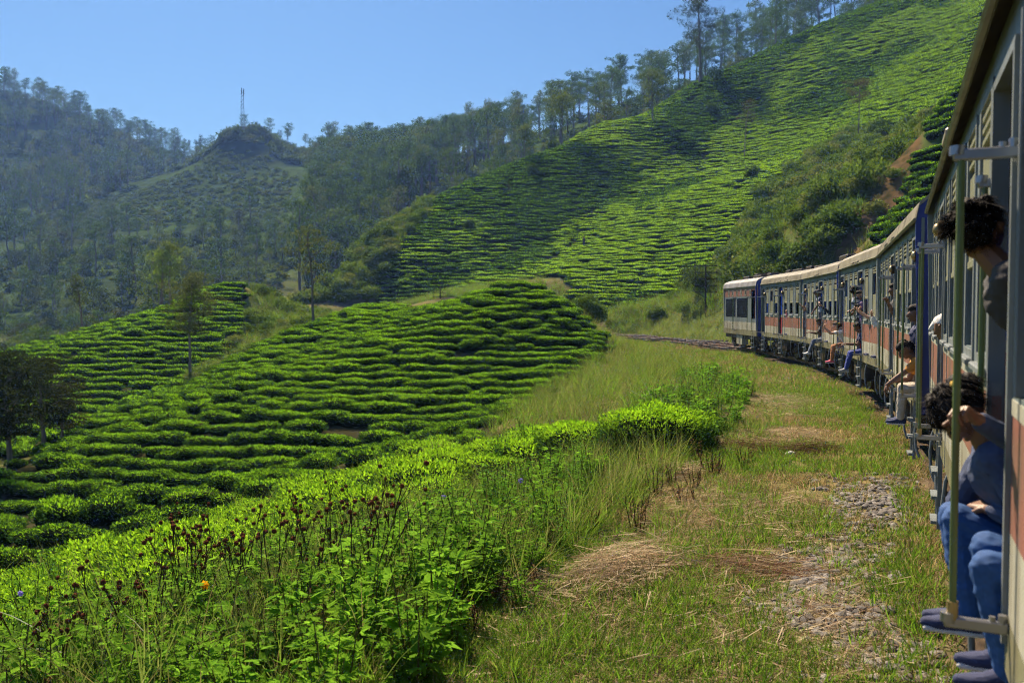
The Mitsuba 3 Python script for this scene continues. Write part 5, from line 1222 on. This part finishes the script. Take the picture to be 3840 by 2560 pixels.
cane(11, 2150, 1990, 11, 26, .55, .016, .3, [G1, G3], 'fresh blades between the weeds and the straw')
# straw heaps
def heap(seed, u, v, Y, n, r0, lift, cols, label):
    p = P(u, v, Y); k = fresh('straw_heap')
    scene[k] = {**vply(straw(seed, n * 3, .18, .75, r0, lift, cols, .0075), 'mat_grass'), 'to_world': M4((p[0], p[1], float(H(p[0], p[1])) + .01), seed * .9, (1.35, .8, 1))}
    tag(k, label, 'straw heap')
heap(1, 2350, 2210, 8.9, 760, .66, .19, STRAW[:4], 'largest heap of bleached cut straw in the middle of the grass strip')
heap(2, 2010, 2260, 8.2, 340, .52, .10, STRAW, 'flat heap of cut straw at the foot of the dark weeds')
heap(3, 2800, 2260, 8.8, 320, .5, .11, STRAW[2:4] + [(.16, .08, .05)], 'brown heap of withered stalks right of the largest straw heap')
heap(4, 2460, 1830, 14.2, 420, .8, .12, STRAW, 'straw heap between the large bright tea bush and the track')
heap(5, 2950, 1500, 24.5, 420, 1.1, .12, STRAW, 'long swath of straw lying near the middle coaches')
heap(6, 2860, 1730, 16.5, 360, .7, .13, [(.12, .07, .04), (.09, .05, .03), (.2, .13, .07)], 'dark brown heap of withered weeds right of the large tea bush')
heap(7, 3060, 1740, 16.2, 260, .5, .12, [(.09, .055, .03), (.07, .04, .025)], 'small dark withered clump nearest the train')
heap(8, 2240, 1215 + 55, 58, 60, .6, .1, STRAW, 'little straw at the end of the near mound')
# flowers and litter
def flower(u, v, Y, c, r, label):
    p = P(u, v, Y); k = fresh('flower'); n = 7; a = np.arange(n) * 6.283 / n
    ax = np.stack([np.cos(a), -.5 + 0 * a, np.sin(a)], 1)
    z0 = float(H(p[0], p[1])); put(k + '__stem', tube([(0, 0, z0 - p[2]), (.02, 0, (z0 - p[2]) * .4), (0, 0, 0)], .003, 4), 'mat_stem', to_world=M4(p))
    scene[k + '__petals'] = {**vply((lambda m: (*m, percol(np.tile(c, (n, 1)), 4)))(leaves(np.zeros((n, 3)), ax, np.tile((0, -1.0, .3), (n, 1)), r, r * .8)), 'mat_grass'), 'to_world': M4(p)}
    tag(k, label, 'flower')
flower(770, 2190, 7.7, (.75, .38, .01), .055, 'single yellow orange flower among the brown seed heads')
flower(1952, 1800, 12.5, (.22, .16, .62), .05, 'violet flower at the right end of the bank tea')
flower(1665, 1860, 12, (.22, .18, .62), .045, 'violet flower half hidden in the bank tea')
flower(80, 2222, 9.5, (.26, .22, .62), .045, 'pair of pale violet petals low at the left border')
p = P(2965, 1752, 15.8); put('plastic_bag', blend([sph((0, 0, .03), .06), sph((.07, .02, .02), .045), sph((-.06, .03, .02), .04)], .02, 2), cloth('white', (.62, .62, .62)), True, to_world=M4((p[0], p[1], float(H(p[0], p[1])) + .02), .3))
tag('plastic_bag', 'crumpled white plastic bag lying on the withered grass', 'litter')
# concrete slab beside the track beyond the locomotive
p = P(2470, 1255, 66); put('culvert_slab', box(-1.1, 1.1, -.3, .3, -.3, .28, .05), 'dark_iron', to_world=M4((p[0], p[1], float(H(p[0], p[1]))), .3)); tag('culvert_slab', 'low dark block beside the curved rails ahead of the locomotive', 'block')
# lattice mast on the dome
p = P(910, 468, 452); hm_ = 128 / F_PX * 452; mk = fresh('radio_mast'); mt = M4((p[0], p[1], float(H(p[0], p[1])) - .5), .4); hm_ += float(p[2] - H(p[0], p[1])) + .5
scene['mast_steel'] = {'type': 'diffuse', 'reflectance': col(.30, .27, .27)}
for q, (sx, sy) in enumerate(((1, 1), (1, -1), (-1, -1), (-1, 1))):
    part(mk, 'leg', tube([(sx * .9, sy * .9, 0), (sx * .5, sy * .5, hm_)], .085, 4), 'mast_steel', mt)
for z0 in np.arange(0, hm_ - 1, 2.0):
    w0, w1 = .9 - .4 * z0 / hm_, .9 - .4 * min(z0 + 2, hm_) / hm_
    part(mk, 'brace', cat_meshes([tube([(-w0, s * w0, z0), (w1, s * w1, z0 + 2)], .045, 4) for s in (1, -1)] + [tube([(s * w0, -w0, z0), (s * w1, w1, z0 + 2)], .045, 4) for s in (1, -1)]), 'mast_steel', mt)
for a in (0, 2.1, 4.2): part(mk, 'antenna', box(.8 * math.cos(a) - .14, .8 * math.cos(a) + .14, .8 * math.sin(a) - .14, .8 * math.sin(a) + .14, hm_ - 2.6, hm_ + .8), 'mast_steel', mt)
part(mk, 'hut', box(-2.4, 2.4, -1.2, 1.2, 0, 1.5), 'mast_steel', mt)
tag(mk, 'lattice radio mast with antennas on top of the domed hill', 'radio mast')

# ------------------------------------------------------------------ the air
zs = (float(gv[:, 2].min()) - 1.0, 210.0)
scene['haze'] = {'type': 'cube', 'to_world': T().translate([0, 0, (zs[0] + zs[1]) / 2]).scale([1200, 1200, (zs[1] - zs[0]) / 2]),
                 'bsdf': {'type': 'null'}, 'interior': {'type': 'ref', 'id': 'air'}}
tag('haze', kind='stuff')
